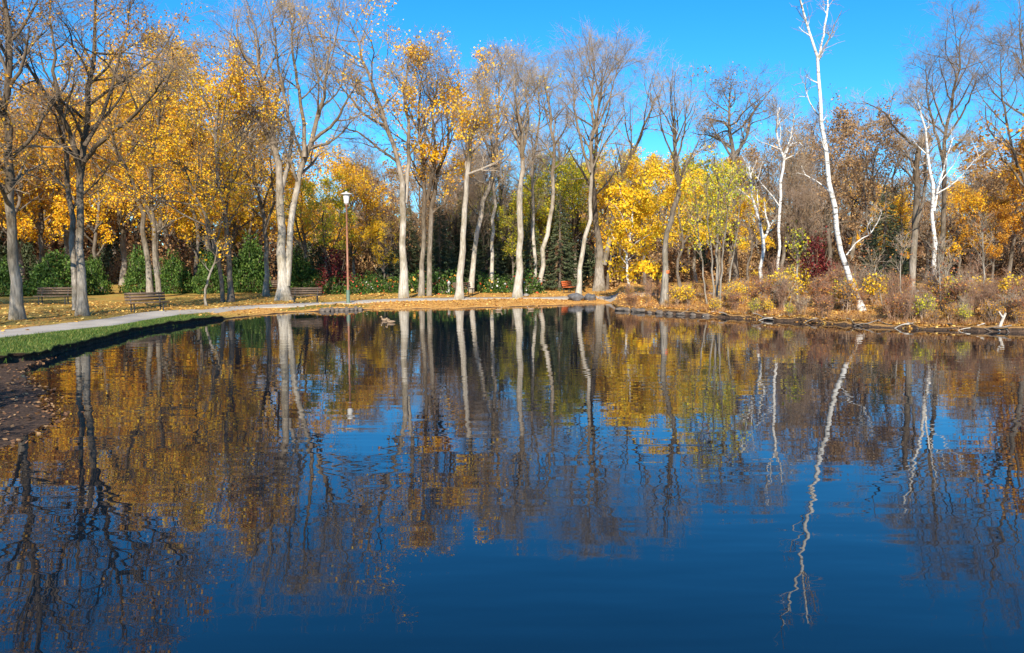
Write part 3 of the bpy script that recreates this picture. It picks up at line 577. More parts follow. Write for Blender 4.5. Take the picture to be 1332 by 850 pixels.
def paint_band():
    f = np.array(KINK.location); D = f[1]
    c = np.array([on_depth(866, y, D) for y in (356, 355, 353, 352)]) - f
    mb = MB(); mb.tube(c, np.array([.188, .196, .196, .188]), 12); o = mb.build('paint_mark', M['stain'], KINK, True); o['label'] = 'orange paint mark on the trunk'
paint_band()

# ------------------------------------------------------------------ background trees: one of each kind, then copies
def gen_stems(rng, H, n=1, w=.22, lean=.05, fork=.35):
    a = rng.uniform(0, 6.28); top = np.array([math.cos(a) * lean * H, math.sin(a) * lean * H, H])
    z = np.linspace(0, 1, 6); p = top[None] * z[:, None] + np.concatenate([np.zeros((1, 3)), rng.normal(0, .018 * H, (5, 3)) * np.array([1, 1, 0])])
    p[0, 2] = -.2; st = [(p, w * np.array([1, .85, .7, .52, .32, .1]))]
    for k in range(n - 1):
        b = p[1] + (p[2] - p[1]) * rng.uniform(.2, 1); a = rng.uniform(0, 6.28) ; q = np.array([math.cos(a), math.sin(a), 0]) * H * rng.uniform(.12, .22)
        e = np.array([0, 0, H * rng.uniform(.75, .98)]) + q; t = np.linspace(0, 1, 5)[:, None]
        st.append((b * (1 - t) + e * t + q * .35 * np.sin(t * 3.14), w * np.array([.62, .5, .38, .25, .08])))
    return st
PROTO = {}; BH = 14.0
def proto(key, name, label, group, bark, twig, leaf, seed, nst=2, **kw):
    rng = np.random.default_rng(seed); mt, mb, ml = grow(gen_stems(rng, BH, nst), M[bark], M[twig], rng, leafm=M[leaf] if leaf else None, K=kw.pop('K', (5, 5, 3)), l3=False, **kw)
    PROTO[key] = [name, label, group, mt, mb, ml, 0]
def place_proto(key, loc, rz, sc, cat='tree', label=None):
    name, lab, group, mt, mb, ml, _ = PROTO[key]
    t = thing(name, label or lab, cat, loc, rz, group); t.scale = (sc, sc, sc) if not isinstance(sc, tuple) else sc
    link('trunk', mt, t); tag(link('branches', mb, t), kind='stuff')
    if ml: tag(link('foliage', ml, t), kind='stuff')
    return t
gg = 'trees standing in the wood behind the path'
proto('gold1', 'maple_tree', 'golden leaved tree in the wood behind the path', 'golden trees in the wood', 'bark_grey', 'twig_dark', 'leaf_gold', 101, 2, K1=12, L1=4.2, t0=.25, nleaf=7000, lsize=.19, clump=.0, tw=.7)
proto('gold2', 'maple_tree', 'golden leaved tree in the wood behind the path', 'golden trees in the wood', 'bark_dark', 'twig_dark', 'leaf_gold', 102, 3, K1=11, L1=4.0, t0=.22, nleaf=6600, lsize=.19, clump=.02, tw=.7, wig=.22)
proto('yel', 'maple_tree', 'bright yellow leaved tree in the wood behind the bank', 'bright yellow trees in the wood', 'bark_dark', 'twig_brown', 'leaf_yellow', 103, 2, K1=12, L1=3.8, t0=.15, nleaf=6500, lsize=.19, clump=.05, tw=.7, up1=.02)
proto('yg', 'ash_tree', 'yellow green leaved tree in the wood behind the path', 'yellow green trees in the wood', 'bark_grey', 'twig_grey', 'leaf_yellowgreen', 104, 2, K1=11, L1=3.8, t0=.25, nleaf=6500, lsize=.2, clump=.0, tw=.7)
proto('org', 'oak_tree', 'orange brown leaved tree in the wood behind the bank', 'orange brown trees in the wood', 'bark_dark', 'twig_dark', 'leaf_orange', 105, 2, K1=12, L1=4.2, t0=.2, nleaf=7500, lsize=.2, clump=-.05, tw=.7, wig=.2)
proto('rus1', 'oak_tree', 'russet tree with half bare crown in the wood', 'russet trees in the wood', 'bark_dark', 'twig_brown', 'leaf_russet', 106, 2, K1=13, L1=4.4, t0=.28, nleaf=5000, lsize=.18, clump=.0, tw=.75, wig=.22)
proto('rus2', 'oak_tree', 'russet tree with half bare crown in the wood', 'russet trees in the wood', 'bark_grey', 'twig_brown', 'leaf_russet', 107, 3, K1=12, L1=4.2, t0=.28, nleaf=3800, lsize=.18, clump=.1, tw=.75, wig=.24)
proto('bare1', 'ash_tree', 'bare grey twiggy tree in the wood behind the path', 'bare grey trees in the wood', 'bark_grey', 'twig_grey', None, 108, 2, K1=14, L1=3.6, t0=.25, tw=.8, K=(6, 6, 4), ang1=(.35, .8))
proto('bare2', 'ash_tree', 'bare grey twiggy tree in the wood behind the path', 'bare grey trees in the wood', 'bark_grey', 'twig_brown', None, 109, 3, K1=13, L1=3.4, t0=.2, tw=.8, K=(6, 6, 4), ang1=(.35, .8))

def spruce_proto(key, seed, H=14.0, RB_=3.0):
    rng = np.random.default_rng(seed); mb = MB(); mb.tube([(0, 0, -.2), (0, 0, H * .5), (.05, 0, H)], [.22, .13, .02], 8)
    mt = mesh_from('trunk', np.concatenate(mb.V), [np.concatenate(mb.F[4])], M['bark_dark'], True)
    n = 210; z = H * (.04 + .95 * (np.arange(n) / n)); a = np.arange(n) * 2.399 + rng.normal(0, .3, n); L = RB_ * (1 - z / H) ** .8 * rng.uniform(.75, 1.15, n) + .12
    d = np.stack([np.cos(a), np.sin(a), np.zeros(n)], 1); t = np.linspace(0, 1, 5)
    P = np.stack([np.zeros(n), np.zeros(n), z], 1)[:, None] + d[:, None] * (L[:, None] * t)[..., None]; P[..., 2] += (L[:, None] * (-.42 * t + .22 * t ** 3))
    v, f = tubes(P, np.linspace(.035, .008, 5)[None] * np.ones((n, 1)), 3); br = mesh_from('branches', v, [f], M['twig_dark'])
    m = 15000; wts = L ** 1.6; i = rng.choice(n, m, p=wts / wts.sum()); tt = rng.uniform(.12, 1, m) ** .7; s = tt * 4; k = np.minimum(s.astype(int), 3); fr = (s - k)[:, None]
    c = P[i, k] * (1 - fr) + P[i, k + 1] * fr; side = np.stack([-np.sin(a[i]), np.cos(a[i]), np.zeros(m)], 1) * rng.choice([-1, 1], m)[:, None]
    ax = norm(d[i] * .7 + side * rng.uniform(.2, 1, m)[:, None] + np.array([0, 0, -.75]) * rng.uniform(.2, 1, (m, 1))); w = norm(np.cross(ax, rng.normal(size=(m, 3))))
    ln = (.18 + .22 * L[i] / RB_)[:, None] * rng.uniform(.7, 1.3, (m, 1)); c = c + rng.normal(0, .05, (m, 3))
    V = np.stack([c - w * .02, c + ax * ln * .5 + w * .055, c + ax * ln, c + ax * ln * .5 - w * .055], 1).reshape(-1, 3)
    fo = mesh_from('foliage', V, [np.arange(4 * m).reshape(-1, 4)], M['leaf_spruce'])
    PROTO[key] = ['spruce_tree', 'dark green spruce with drooping boughs behind the path', 'spruces behind the path', mt, br, fo, 0]
spruce_proto('spr1', 201); spruce_proto('spr2', 202, RB_=3.6)

LM = [(22, 'the straight dark limbed tree'), (105, 'the large twin trunk tree'), (200, 'the leaning golden trunks'), (297, 'the forked golden tree'), (370, 'the big forked pale tree'), (453, 'the lamp post'), (525, 'the pale trunk by the lamp'),
      (553, 'the orange clumped twin trunk'), (600, 'the broken topped pale tree'), (640, 'the thin grey trunk'), (673, 'the thick whitish trunk'), (700, 'the narrow V tree'), (753, 'the white curved trunk'), (782, 'the stout tan trunk'), (820, 'the small yellow tree'),
      (866, 'the kinked trunk'), (932, 'the sapling clump'), (978, 'the crooked white birch'), (1016, 'the slim white birch'), (1090, 'the tall leaning birch'), (1187, 'the broken topped grey trunk'), (1218, 'the fork limbed birch'), (1280, 'the white dead stub'), (1340, 'the orange bank end tree')]
def near(px): return min(LM, key=lambda q: abs(q[0] - px))[1]
rb = np.random.default_rng(77)
def bg(px, D, key, top):
    p = on_depth(px, 370, D); x = p[0]; z = float(gz(x, D)); H = on_depth(px, top, D)[2] - z
    short = {'gold1': 'golden leaved tree', 'gold2': 'golden leaved tree', 'yel': 'bright yellow leaved tree', 'yg': 'yellow green leaved tree', 'org': 'orange brown leaved tree', 'rus1': 'half bare russet tree', 'rus2': 'half bare russet tree', 'bare1': 'bare grey twiggy tree', 'bare2': 'bare grey twiggy tree', 'spr1': 'dark green spruce', 'spr2': 'dark green spruce'}[key]
    return place_proto(key, (x, D, z - .05), rb.uniform(0, 6.28), float(np.clip(H / (BH * 1.08), .35, 1.6)), label=short + (' deep in the wood behind ' if D > 85 else ' at the wood edge behind ') + near(px))
for a in [(-60, 58, 'gold1', 90), (-20, 66, 'org', 130), (28, 62, 'gold2', 150), (58, 74, 'gold1', 120), (95, 70, 'org', 110), (135, 60, 'gold2', 165), (160, 74, 'gold1', 95), (212, 62, 'gold1', 85), (232, 72, 'gold2', 75),
          (252, 60, 'gold2', 150), (268, 84, 'gold1', 100), (305, 66, 'gold2', 165), (325, 80, 'gold1', 185), (398, 66, 'gold1', 195), (425, 60, 'yg', 235), (440, 78, 'gold2', 190), (458, 68, 'gold1', 222), (472, 80, 'bare1', 185), (492, 76, 'rus2', 205),
          (486, 84, 'org', 225), (590, 70, 'bare2', 215), (652, 71, 'bare1', 205), (708, 70, 'yg', 230), (622, 72, 'yg', 245), (560, 70, 'rus1', 250), (684, 72, 'gold2', 240), (508, 72, 'rus1', 240), (500, 62, 'yel', 285), (545, 76, 'bare1', 195), (580, 72, 'rus2', 200), (612, 82, 'bare2', 165), (628, 66, 'bare1', 190), (655, 76, 'bare2', 150), (690, 72, 'bare1', 165),
          (668, 64, 'yg', 265), (718, 66, 'yg', 215), (735, 80, 'bare2', 150), (750, 70, 'yg', 205), (790, 66, 'gold2', 225), (812, 76, 'yel', 190), (840, 62, 'yel', 205), (862, 72, 'yel', 205), (885, 58, 'yel', 225), (905, 68, 'yg', 205),
          (932, 62, 'yg', 215), (945, 76, 'org', 195), (975, 60, 'yel', 250), (985, 72, 'rus2', 180), (1020, 66, 'bare1', 170), (1042, 80, 'bare2', 150), (1055, 58, 'bare2', 215), (1075, 64, 'rus1', 150), (1100, 74, 'rus2', 140),
          (1128, 62, 'rus1', 160), (1160, 72, 'rus2', 165), (1172, 58, 'gold2', 250), (1205, 66, 'rus2', 215), (1240, 60, 'gold2', 235), (1262, 70, 'rus1', 205), (1288, 58, 'org', 255), (1310, 66, 'rus1', 180), (1345, 56, 'org', 150), (1390, 60, 'org', 160)]: bg(*a)
for a in [(532, 70, 'spr1', 255), (572, 64, 'spr2', 250), (602, 70, 'spr1', 235), (636, 66, 'spr2', 235), (664, 72, 'spr1', 250), (690, 63, 'spr2', 262), (728, 64, 'spr2', 240), (748, 74, 'spr1', 250), (1148, 52, 'spr2', 225), (1162, 60, 'spr1', 225), (480, 82, 'spr1', 270)]: bg(*a)
kinds = lambda x: (['gold1', 'gold2', 'org'] if x < 340 else ['gold1', 'yg', 'rus1', 'org'] if x < 540 else ['bare1', 'bare2', 'rus2', 'spr1'] if x < 780 else ['yel', 'yg', 'rus2', 'gold2'] if x < 980 else ['rus1', 'rus2', 'bare1', 'bare2', 'gold2'])
for D in (92, 106, 122):
    for x in np.r_[np.arange(-90, 1440, 46 if D < 100 else 40), np.arange(-620, -95, 58), np.arange(1445, 1900, 58)]:
        xx = x + rb.uniform(-16, 16)
        if 325 < xx < 352: continue
        t = np.interp(xx, [0, 250, 330, 480, 560, 760, 900, 1050, 1200, 1340], [150, 140, 215, 262, 205, 185, 215, 190, 225, 190]) + rb.uniform(0, 50)
        ks = kinds(xx); bg(xx, D + rb.uniform(-4, 4), ks[rb.integers(len(ks))], t)

# tree standing on the bank beside the beach, its shadow falls across the beach
q = (-10.6, 4.9); t = place_proto('gold1', (q[0], q[1], float(gz(*q)) - .05), 1.0, .47, label='small golden tree on the bank beside the leafy beach'); t['group'] = 'golden trees beside the beach'

for (x_, y_, k_, s_, l_) in [(-22, 17, 'bare1', .95, 'bare grey tree on the lawn before the path bends away'), (-28, 23.5, 'gold2', 1.0, 'golden tree on the lawn beyond the path bend'), (-33, 31, 'bare2', 1.0, 'bare grey tree on the lawn beside the straight dark limbed tree')]:
    t = place_proto(k_, (x_, y_, float(gz(x_, y_)) - .05), 2.0, s_, label=l_); t['group'] = 'lawn trees beyond the path bend'
for x_ in (-110, -165, -215, -280, -340, -420, -500, 1440, 1490, 1560, 1640): bg(x_, rb.uniform(60, 78), ['gold1', 'org', 'gold2', 'rus1', 'yg'][int(rb.integers(5))], rb.uniform(110, 190))
# far wood closing the view
def far_wood():
    rng = np.random.default_rng(5); n = 46000; a = rng.uniform(-1.0, 1.0, n); r = rng.uniform(128, 165, n); x = r * np.sin(a); y = r * np.cos(a)
    top = 9 + 4 * nz2(x, y, .13) + 2 * nz2(x, y, .5); z = rng.uniform(0, 1, n) ** 1.25 * top + .3
    v, f = leaves(np.stack([x, y, z], 1), 1.15, rng, aspect=1.0); tag(link('far_wood', mesh_from('far_wood', v, [f], M['leaf_dull'])), 'far mass of brown woodland closing the view', 'woodland', kind='stuff')
far_wood()

# ------------------------------------------------------------------ bushes, understorey, flowers
def bush_proto(key, name, seed, w, h, leaf, n, lsize, rag=.25, stems=7):
    rng = np.random.default_rng(seed); mb = MB()
    for k in range(stems):
        a = k * 2.4; q = np.array([math.cos(a), math.sin(a)]) * w * .35
        mb.tube([(0, 0, -.1), (q[0] * .5, q[1] * .5, h * .4), (q[0], q[1], h * .85)], [.05, .035, .012], 5)
    V = np.concatenate(mb.V); st = mesh_from('stems', V, [np.concatenate(mb.F[4])], M['twig_dark'])
    d = norm(rng.normal(size=(n, 3))); d[:, 2] = np.abs(d[:, 2]) * 1.15 - .12; rr = rng.uniform(.45, 1, n) ** .4
    bump_ = 1 + rag * nz3(d * 2.2, 2.2, seed) + rag * .6 * nz3(d, 9.0, seed + 3)
    c = d * (rr * bump_)[:, None] * np.array([w / 2, w / 2, h]); c[:, 2] = np.maximum(c[:, 2], .03)
    v, f = leaves(c, lsize, rng, droop=.1); fo = mesh_from('foliage', v, [f], M[leaf]); return (name, st, fo)
def place_bush(B, label, cat, loc, rz, sc, group=None):
    t = thing(B[0], label, cat, loc, rz, group); t.scale = sc if isinstance(sc, tuple) else (sc,) * 3
    tag(link('stems', B[1], t), kind='stuff'); tag(link('foliage', B[2], t), kind='stuff'); return t
CED = [bush_proto('c', 'green_bush', 11 + k, 4.0, 3.2, 'leaf_green', 6500, .19, .3) for k in range(2)]
lab = ['rounded bright green bush behind the twin trunk tree', 'dark green bush behind the straight trunk tree', 'upright green bush behind the leaning golden trunks', 'broad green bush right behind the bench by the path', 'wide green bush behind the crooked sapling',
       'tall dark green bush between the forked golden tree and slim dark trunk', 'green bush next to the twin trunk tree, half in shade', 'dark green bush behind the big forked pale tree']
for k, (px, py, w, h) in enumerate([(76, 387, 70, 54), (4, 388, 56, 42), (184, 384, 40, 56), (228, 384, 44, 46), (274, 384, 40, 54), (326, 382, 52, 62), (124, 385, 34, 46), (392, 380, 46, 42)]):
    g = on_ground(px, py); D = g[1] + 2.5; s = ppm(D); x = on_depth(px, py, D)[0]
    place_bush(CED[k % 2], lab[k], 'bush', (x, D, float(gz(x, D)) - .05), k * 1.3, (w * s / 4.0, w * s / 4.0, h * s / 3.2), 'green bushes along the lawn edge')
UND = [bush_proto('u', 'thicket_shrub', 31, 4, 3, 'leaf_dull', 2600, .2, .45), bush_proto('u', 'thicket_shrub', 32, 4, 3, 'leaf_russet', 2600, .2, .45), bush_proto('u', 'evergreen_shrub', 33, 3.4, 3.4, 'leaf_spruce', 4200, .22, .4)]
ul = [('dull brown shrub in the undergrowth beneath the wood', 'brown undergrowth shrubs'), ('russet leaved shrub in the undergrowth beneath the wood', 'russet undergrowth shrubs'), ('dark evergreen shrub in the undergrowth beneath the wood', 'evergreen undergrowth shrubs')]
ru = np.random.default_rng(9)
for x in np.r_[np.arange(-60, 1400, 17), np.arange(-520, -62, 30), np.arange(1402, 1800, 30)]:
    D = ru.uniform(66, 90)
    if 630 < x < 800: D = ru.uniform(96, 120)
    k = int(ru.choice([0, 1, 2], p=[.4, .2, .4] if x < 760 else [.45, .45, .1])); p = on_depth(x + ru.uniform(-8, 8), 370, D); s = ru.uniform(.7, 1.45)
    place_bush(UND[k], ul[k][0].replace('beneath the wood', 'behind ' + near(x)), 'shrub', (p[0], D, float(gz(p[0], D)) - .05), ru.uniform(0, 6), (s, s, s * ru.uniform(.7, 1.2)), ul[k][1])
REDB = bush_proto('r', 'red_shrub', 41, 3.6, 4.2, 'leaf_red', 2600, .2, .5)
for (px, D, s, l) in [(437, 59, .72, 'dark red leaved shrub behind the lamp post'), (1062, 57, .8, 'dark red leaved shrub behind the leaning birch')]:
    p = on_depth(px, 370, D); place_bush(REDB, l, 'shrub', (p[0], D, float(gz(p[0], D))), 1.0, s)
FLB = [bush_proto('f', 'flower_bed_plant', 51 + k, 1.5, 1.0, 'leaf_green', 900, .13, .5, 4) for k in range(2)]
FLO = [plain('petal_red', (.62, .08, .03), .6, .2, 20), plain('petal_white', (.75, .72, .70), .6, .1, 20), plain('petal_orange', (.75, .32, .04), .6, .2, 20)]
FLM = []
for k, fm in enumerate(FLO):
    rng = np.random.default_rng(60 + k); n = 20; d = norm(rng.normal(size=(n, 3))); d[:, 2] = np.abs(d[:, 2]); c = d * np.array([.78, .78, 1.02]); v, f = leaves(c, .14, rng, 0, 1.0); FLM.append(mesh_from('flowers', v, [f], fm))
cn = ['red', 'white', 'orange']
for k, px in enumerate(np.linspace(404, 690, 34)):
    D = 57 + ru.uniform(-1.5, 5); p = on_depth(px + ru.uniform(-3, 3), 370, D); c = int(ru.choice(3, p=[.5, .12, .38])); s = ru.uniform(.6, 1.35)
    t = place_bush(FLB[k % 2], 'leafy garden plant with small %s flowers behind %s' % (cn[c], near(px)), 'plant', (p[0], D, float(gz(p[0], D)) - .03), ru.uniform(0, 6), s, 'bed plants with %s flowers' % cn[c])
    tag(link('flowers', FLM[c], t), kind='stuff')

# ------------------------------------------------------------------ brush on the far bank
def shrub_proto(name, seed, twig, leaf, nst, H, nleaf, lsize, K=(3, 3, 0), spread=.24):
    rng = np.random.default_rng(seed); st = []
    for k in range(nst):
        a = rng.uniform(0, 6.28); q = np.array([math.cos(a), math.sin(a)]) * spread * H * rng.uniform(.2, 1); h = H * rng.uniform(.55, 1); t = np.linspace(0, 1, 4)
        b = rng.normal(0, .12, 2); p = np.stack([b[0] + q[0] * t ** 1.3, b[1] + q[1] * t ** 1.3, -.1 + h * t], 1); st.append((p, np.array([.014, .011, .008, .005])))
    mt, mb, ml = grow(st, M[twig], M[twig], rng, K1=5, L1=.6, t0=.3, limb_t0=.3, K=K, lf=(.6, .55), leafm=M[leaf] if leaf else None, nleaf=nleaf, lsize=lsize, flare=1.0, rmin=.005, twig_r=.005, clump=.0, ang1=(.25, .6), wig=.09)
    return (name, mt, mb, ml)
SH = [(shrub_proto('twiggy_shrub', 301, 'twig_red', 'leaf_brush', 11, 2.7, 40, .1, (3, 2, 0)), 'nearly leafless reddish shrub on the brushy bank', 'leafless reddish shrubs on the bank'),
      (shrub_proto('twiggy_shrub', 302, 'twig_grey', 'leaf_brush', 8, 2.0, 90, .10), 'grey twiggy shrub on the brushy bank', 'grey twiggy shrubs on the bank'),
      (shrub_proto('rusty_shrub', 303, 'twig_red', 'leaf_brush', 10, 1.5, 520, .10), 'low rusty leaved shrub on the brushy bank', 'rusty leaved shrubs on the bank'),
      (shrub_proto('rusty_shrub', 304, 'twig_brown', 'leaf_orange', 8, 1.5, 420, .11), 'low orange leaved shrub on the brushy bank', 'orange leaved shrubs on the bank'),
      (shrub_proto('yellow_shrub', 305, 'twig_brown', 'leaf_yellow', 7, 1.7, 600, .13), 'bright yellow leaved shrub on the brushy bank', 'yellow leaved shrubs on the bank'),
      (shrub_proto('green_shrub', 306, 'twig_brown', 'leaf_yellowgreen', 7, 1.3, 480, .11), 'yellow green leaved shrub on the brushy bank', 'yellow green shrubs on the bank')]
def place_shrub(k, x, y, rz, s, label=None, group=None):
    B, l, g = SH[k]; t = thing(B[0], label or l, 'shrub', (x, y, float(gz(x, y)) - .03), rz, group or (g if label is None else None)); t.scale = (s, s, s)
    link('stems', B[1], t)['kind'] = 'stuff'; tag(link('twigs', B[2], t), kind='stuff')
    if B[3]: tag(link('foliage', B[3], t), kind='stuff')
rs = np.random.default_rng(21)
th0 = np.arctan2(6.6 - 2, 44 - 15.); cnt = 0
for i in range(900):
    if cnt >= 165: break
    px = rs.uniform(812, 1360); 
    a = W(px, float(np.interp(px, [806, 1000, 1200, 1360], [404, 417, 429, 432.5]))); e = .25 + 13 * rs.uniform(0, 1) ** 1.6
    v = np.array([a[0] - PC[0], a[1] - PC[1]]); v = v / np.linalg.norm(v); x, y = a[0] + v[0] * e, a[1] + v[1] * e
    if px < 960 and e > 6: continue
    if abs(px - 1122) < 16 and e < 5: continue
    P = [.12, .08, .34, .28, .05, .13] if px < 1000 else [.30, .12, .26, .20, .04, .08]
    k = int(rs.choice(6, p=P)); s = rs.uniform(.42, .85) * (.75 if e < 1.6 else 1); 
    if px < 950: s *= .62
    place_shrub(k, x, y, rs.uniform(0, 6.28), s, SH[k][1].replace('on the brushy bank', 'on the brushy bank near ' + near(px)), SH[k][2]); cnt += 1
for (px, py, s, l) in [(1020, 400, .9, 'brightest yellow shrub at the foot of the slim white birch'), (1008, 398, .8, None), (896, 398, .6, None), (880, 398, .55, None), (1140, 398, .8, None), (1318, 405, .8, None), (955, 402, .7, None), (1035, 395, .95, None)]:
    g = on_ground(px, py); place_shrub(4, g[0], g[1], px, s, l)
def bank_points(rng, n, e0, e1, p0=800, p1=1420, pw=1.3):
    px = rng.uniform(p0, p1, n); a = np.array([W(p, q) for p, q in zip(px, np.interp(px, [806, 1000, 1200, 1360, 1420], [404, 417, 429, 432.5, 433]))]); v = a - PC; v /= np.linalg.norm(v, axis=1, keepdims=True)
    return a + v * (e0 + (e1 - e0) * rng.uniform(0, 1, (n, 1)) ** pw)
def blades(P, h, w, rng, lean=.35):
    n = len(P); a = rng.uniform(0, 6.28, n); d = np.stack([np.cos(a), np.sin(a), np.zeros(n)], 1); hh = h * rng.uniform(.5, 1.3, (n, 1)); b = norm(rng.normal(size=(n, 3)) * np.array([1, 1, 0])) * hh * lean
    z = np.concatenate([np.zeros((n, 2)), hh], 1)
    V = np.stack([P - d * w, P + d * w, P + b * .35 + z * .6 + d * w * .7, P + b + z, P + b * .35 + z * .6 - d * w * .7], 1).reshape(-1, 3); i = np.arange(n)[:, None] * 5
    return V, [i + np.array([[0, 1, 2, 4]]), i + np.array([[4, 2, 3]])]
rg = np.random.default_rng(4)
p = np.concatenate([bank_points(rg, 9000, .15, 12), bank_points(rg, 2200, -.03, .5)]); v, f = blades(np.column_stack([p, gz(p[:, 0], p[:, 1])]), .27, .008, rg, .6); tag(link('dry_grass', mesh_from('dry_grass', v, f, M['dry_grass'])), 'tall dry tan grass growing through the brushy bank', 'grass', kind='stuff')
# green grass on the cut bank beside the path
def left_grass():
    rng = np.random.default_rng(8); n = 60000; x = rng.uniform(-24, -10, n); y = rng.uniform(15, 37, n); th = np.arctan2(x - PC[0], y - PC[1]); e = shore_d(x, y) - ainterp(th, par[:, 1])
    k = (e > -.035) & (e < 3.6 + .5 * np.sin(y * 1.1)) & (x < -.45 * y + 2); x, y, e = x[k][:26000], y[k][:26000], e[k][:26000]
    pd = np.min(np.hypot(x[:, None] - PATH_C[None, ::3, 0], y[:, None] - PATH_C[None, ::3, 1]), axis=1); k = pd > 1.25; x, y = x[k], y[k]
    v, f = blades(np.stack([x, y, gz(x, y) - .005], 1), .085, .010, rng, .6); tag(link('lawn_grass', mesh_from('lawn_grass', v, f, M['grass'])), 'short green grass along the cut bank beside the path', 'grass', kind='stuff')
left_grass()
# fallen leaves
def litter():
    rng = np.random.default_rng(14); pts = []
    n = 26000; x = rng.uniform(-22, 12, n); y = rng.uniform(34, 66, n); d = shore_d(x, y); pd = np.min(np.hypot(x[:, None] - PATH_C[None, ::4, 0], y[:, None] - PATH_C[None, ::4, 1]), axis=1)
    k = (d > .02) & ((pd > 1.1) | (rng.uniform(0, 1, n) < .12)) & (rng.uniform(0, 1, n) < np.where(d < 5, 1.0, .45) * np.where(x < -12, .6, 1)); pts.append(np.stack([x, y], 1)[k])
    n = 5000; x = rng.uniform(-30, -10, n); y = rng.uniform(22, 44, n); d = shore_d(x, y); pd = np.min(np.hypot(x[:, None] - PATH_C[None, ::4, 0], y[:, None] - PATH_C[None, ::4, 1]), axis=1); k = (d > 3.5) & ((pd > 1.15) | (rng.uniform(0, 1, n) < .1)); pts.append(np.stack([x, y], 1)[k])
    pts += [bank_points(rng, 11000, .12, 12), bank_points(rng, 2500, -.04, .35)]
    P2 = np.concatenate(pts); P = np.column_stack([P2, gz(P2[:, 0], P2[:, 1]) + .035 + rng.uniform(0, .02, len(P2))]); pd = None
    def flat(P, s):
        n = len(P); a = rng.uniform(0, 6.28, n); ax = norm(np.stack([np.cos(a), np.sin(a), rng.normal(0, .35, n)], 1)); sd_ = norm(np.cross(ax, np.stack([rng.normal(0, .35, n), rng.normal(0, .35, n), np.ones(n)], 1))); sz = s * rng.uniform(.6, 1.3, (n, 1))
        return np.stack([P - ax * sz * .5, P + sd_ * sz * .38, P + ax * sz * .5, P - sd_ * sz * .38], 1).reshape(-1, 3), np.arange(4 * n).reshape(-1, 4)
    v, f = flat(P, .13); tag(link('fallen_leaves', mesh_from('fallen_leaves', v, [f], M['leaf_litter'])), 'orange and tan fallen leaves scattered over the banks and lawn', 'leaves', kind='stuff')
    n = 9000; x = rng.uniform(-16, -6, n); y = rng.uniform(9, 22, n); d = shore_d(x, y); th = np.arctan2(x - PC[0], y - PC[1]); of = ainterp(th, par[:, 1])
    k = (d > -.02) & (d < of) & (rng.uniform(0, 1, n) < np.where(d < .35, 1, .45)); P2 = np.stack([x, y], 1)[k]; P = np.column_stack([P2, np.maximum(gz(P2[:, 0], P2[:, 1]), 0) + .015])
    q = np.column_stack([rng.uniform(-11, -3, 420), rng.uniform(9, 34, 420)]); dq = shore_d(q[:, 0], q[:, 1]); q = q[(dq < -.1) & (rng.uniform(0, 1, 420) < np.exp(dq / 1.2))]
    P = np.concatenate([P, np.column_stack([q, np.full(len(q), .012)])])
    v, f = flat(P, .075); tag(link('beach_leaves', mesh_from('beach_leaves', v, [f], M['leaf_dull'])), 'brown dead leaves and twigs littering the small dark beach', 'leaves', kind='stuff')
litter()

# ------------------------------------------------------------------ lamp post
def lamp():
    g = on_ground(453, 395); D = g[1]; Hh = (395 - 252) * ppm(D); t = thing('lamp_post', 'tall reddish lamp post with white lantern beside the path', 'lamp post', g)
    MB().lathe([(0, -.1), (.15, -.1), (.15, .05), (.115, .1), (.11, .75), (.085, .8)], 16).build('base', M['lamp_green'], t, True)
    MB().lathe([(.066, .78), (.06, 2.2), (.068, 2.22), (.068, 2.32), (.058, 2.34), (.05, Hh - .78), (.085, Hh - .76), (.085, Hh - .70), (0, Hh - .70)], 14).build('pole', M['lamp_red'], t, True)
    ln = MB().lathe([(0, Hh - .70), (.10, Hh - .70), (.13, Hh - .62), (.19, Hh - .2), (.19, Hh - .12), (0, Hh - .12)], 18).build('lantern', M['lamp_white'], t, True)
    MB().lathe([(0, Hh - .13), (.33, Hh - .12), (.34, Hh - .09), (.26, Hh - .045), (.08, Hh - .01), (.06, Hh + .05), (0, Hh + .06)], 20).build('cap', M['lamp_cap'], ln, True)
    MB().lathe([(.132, Hh - .64), (.150, Hh - .63), (.150, Hh - .59), (.140, Hh - .58)], 18).build('collar', M['lamp_cap'], ln, True)
lamp()
# ------------------------------------------------------------------ benches
def bench(px, py, rz, wood, label, L=1.8, back=True):
    g = on_ground(px, py); t = thing('park_bench', label, 'bench', (g[0], g[1], g[2]), rz, 'park benches round the pond'); w = M[wood]
    for k in range(4): MB().box((0, -.26 + k * .135, .445), (L, .115, .04)).build('seat_slat', w, t)
    a = R(14); rot = np.array([[1, 0, 0], [0, math.cos(a), -math.sin(a)], [0, math.sin(a), math.cos(a)]])
    for k in range(3): MB().box((0, .235 + .035 * k, .575 + k * .135), (L, .035, .11), rot).build('back_slat', w, t)
    for s in (-1, 1):
        m = MB(); x = s * (L / 2 - .25); m.tube([(x, -.22, -.08), (x, -.22, .42)], [.03, .03], 6); m.tube([(x, .2, -.08), (x, .2, .43), (x, .36, .92)], [.03, .03, .025], 6); m.box((x, -.01, .41), (.05, .5, .03)); m.build('leg_frame', M['iron'], t)
bench(70, 396, R(10), 'bench_wood', 'brown slatted bench on the lawn near the rounded green bush')
bench(192, 406, R(44), 'bench_wood', 'weathered bench with dark legs beside the path, in front of the leaning trunks')
bench(398, 394.5, R(8), 'bench_wood', 'brown slatted bench between the big forked tree and the lamp post')
bench(741, 381, R(62), 'bench_red', 'orange red bench beside the white curved trunk')
bench(604, 384, R(50), 'bench_wood', 'small dark bench between the pale leaning trunks')
bench(354, 380.5, R(0), 'bench_wood', 'dark bench half hidden behind the big forked trunk')
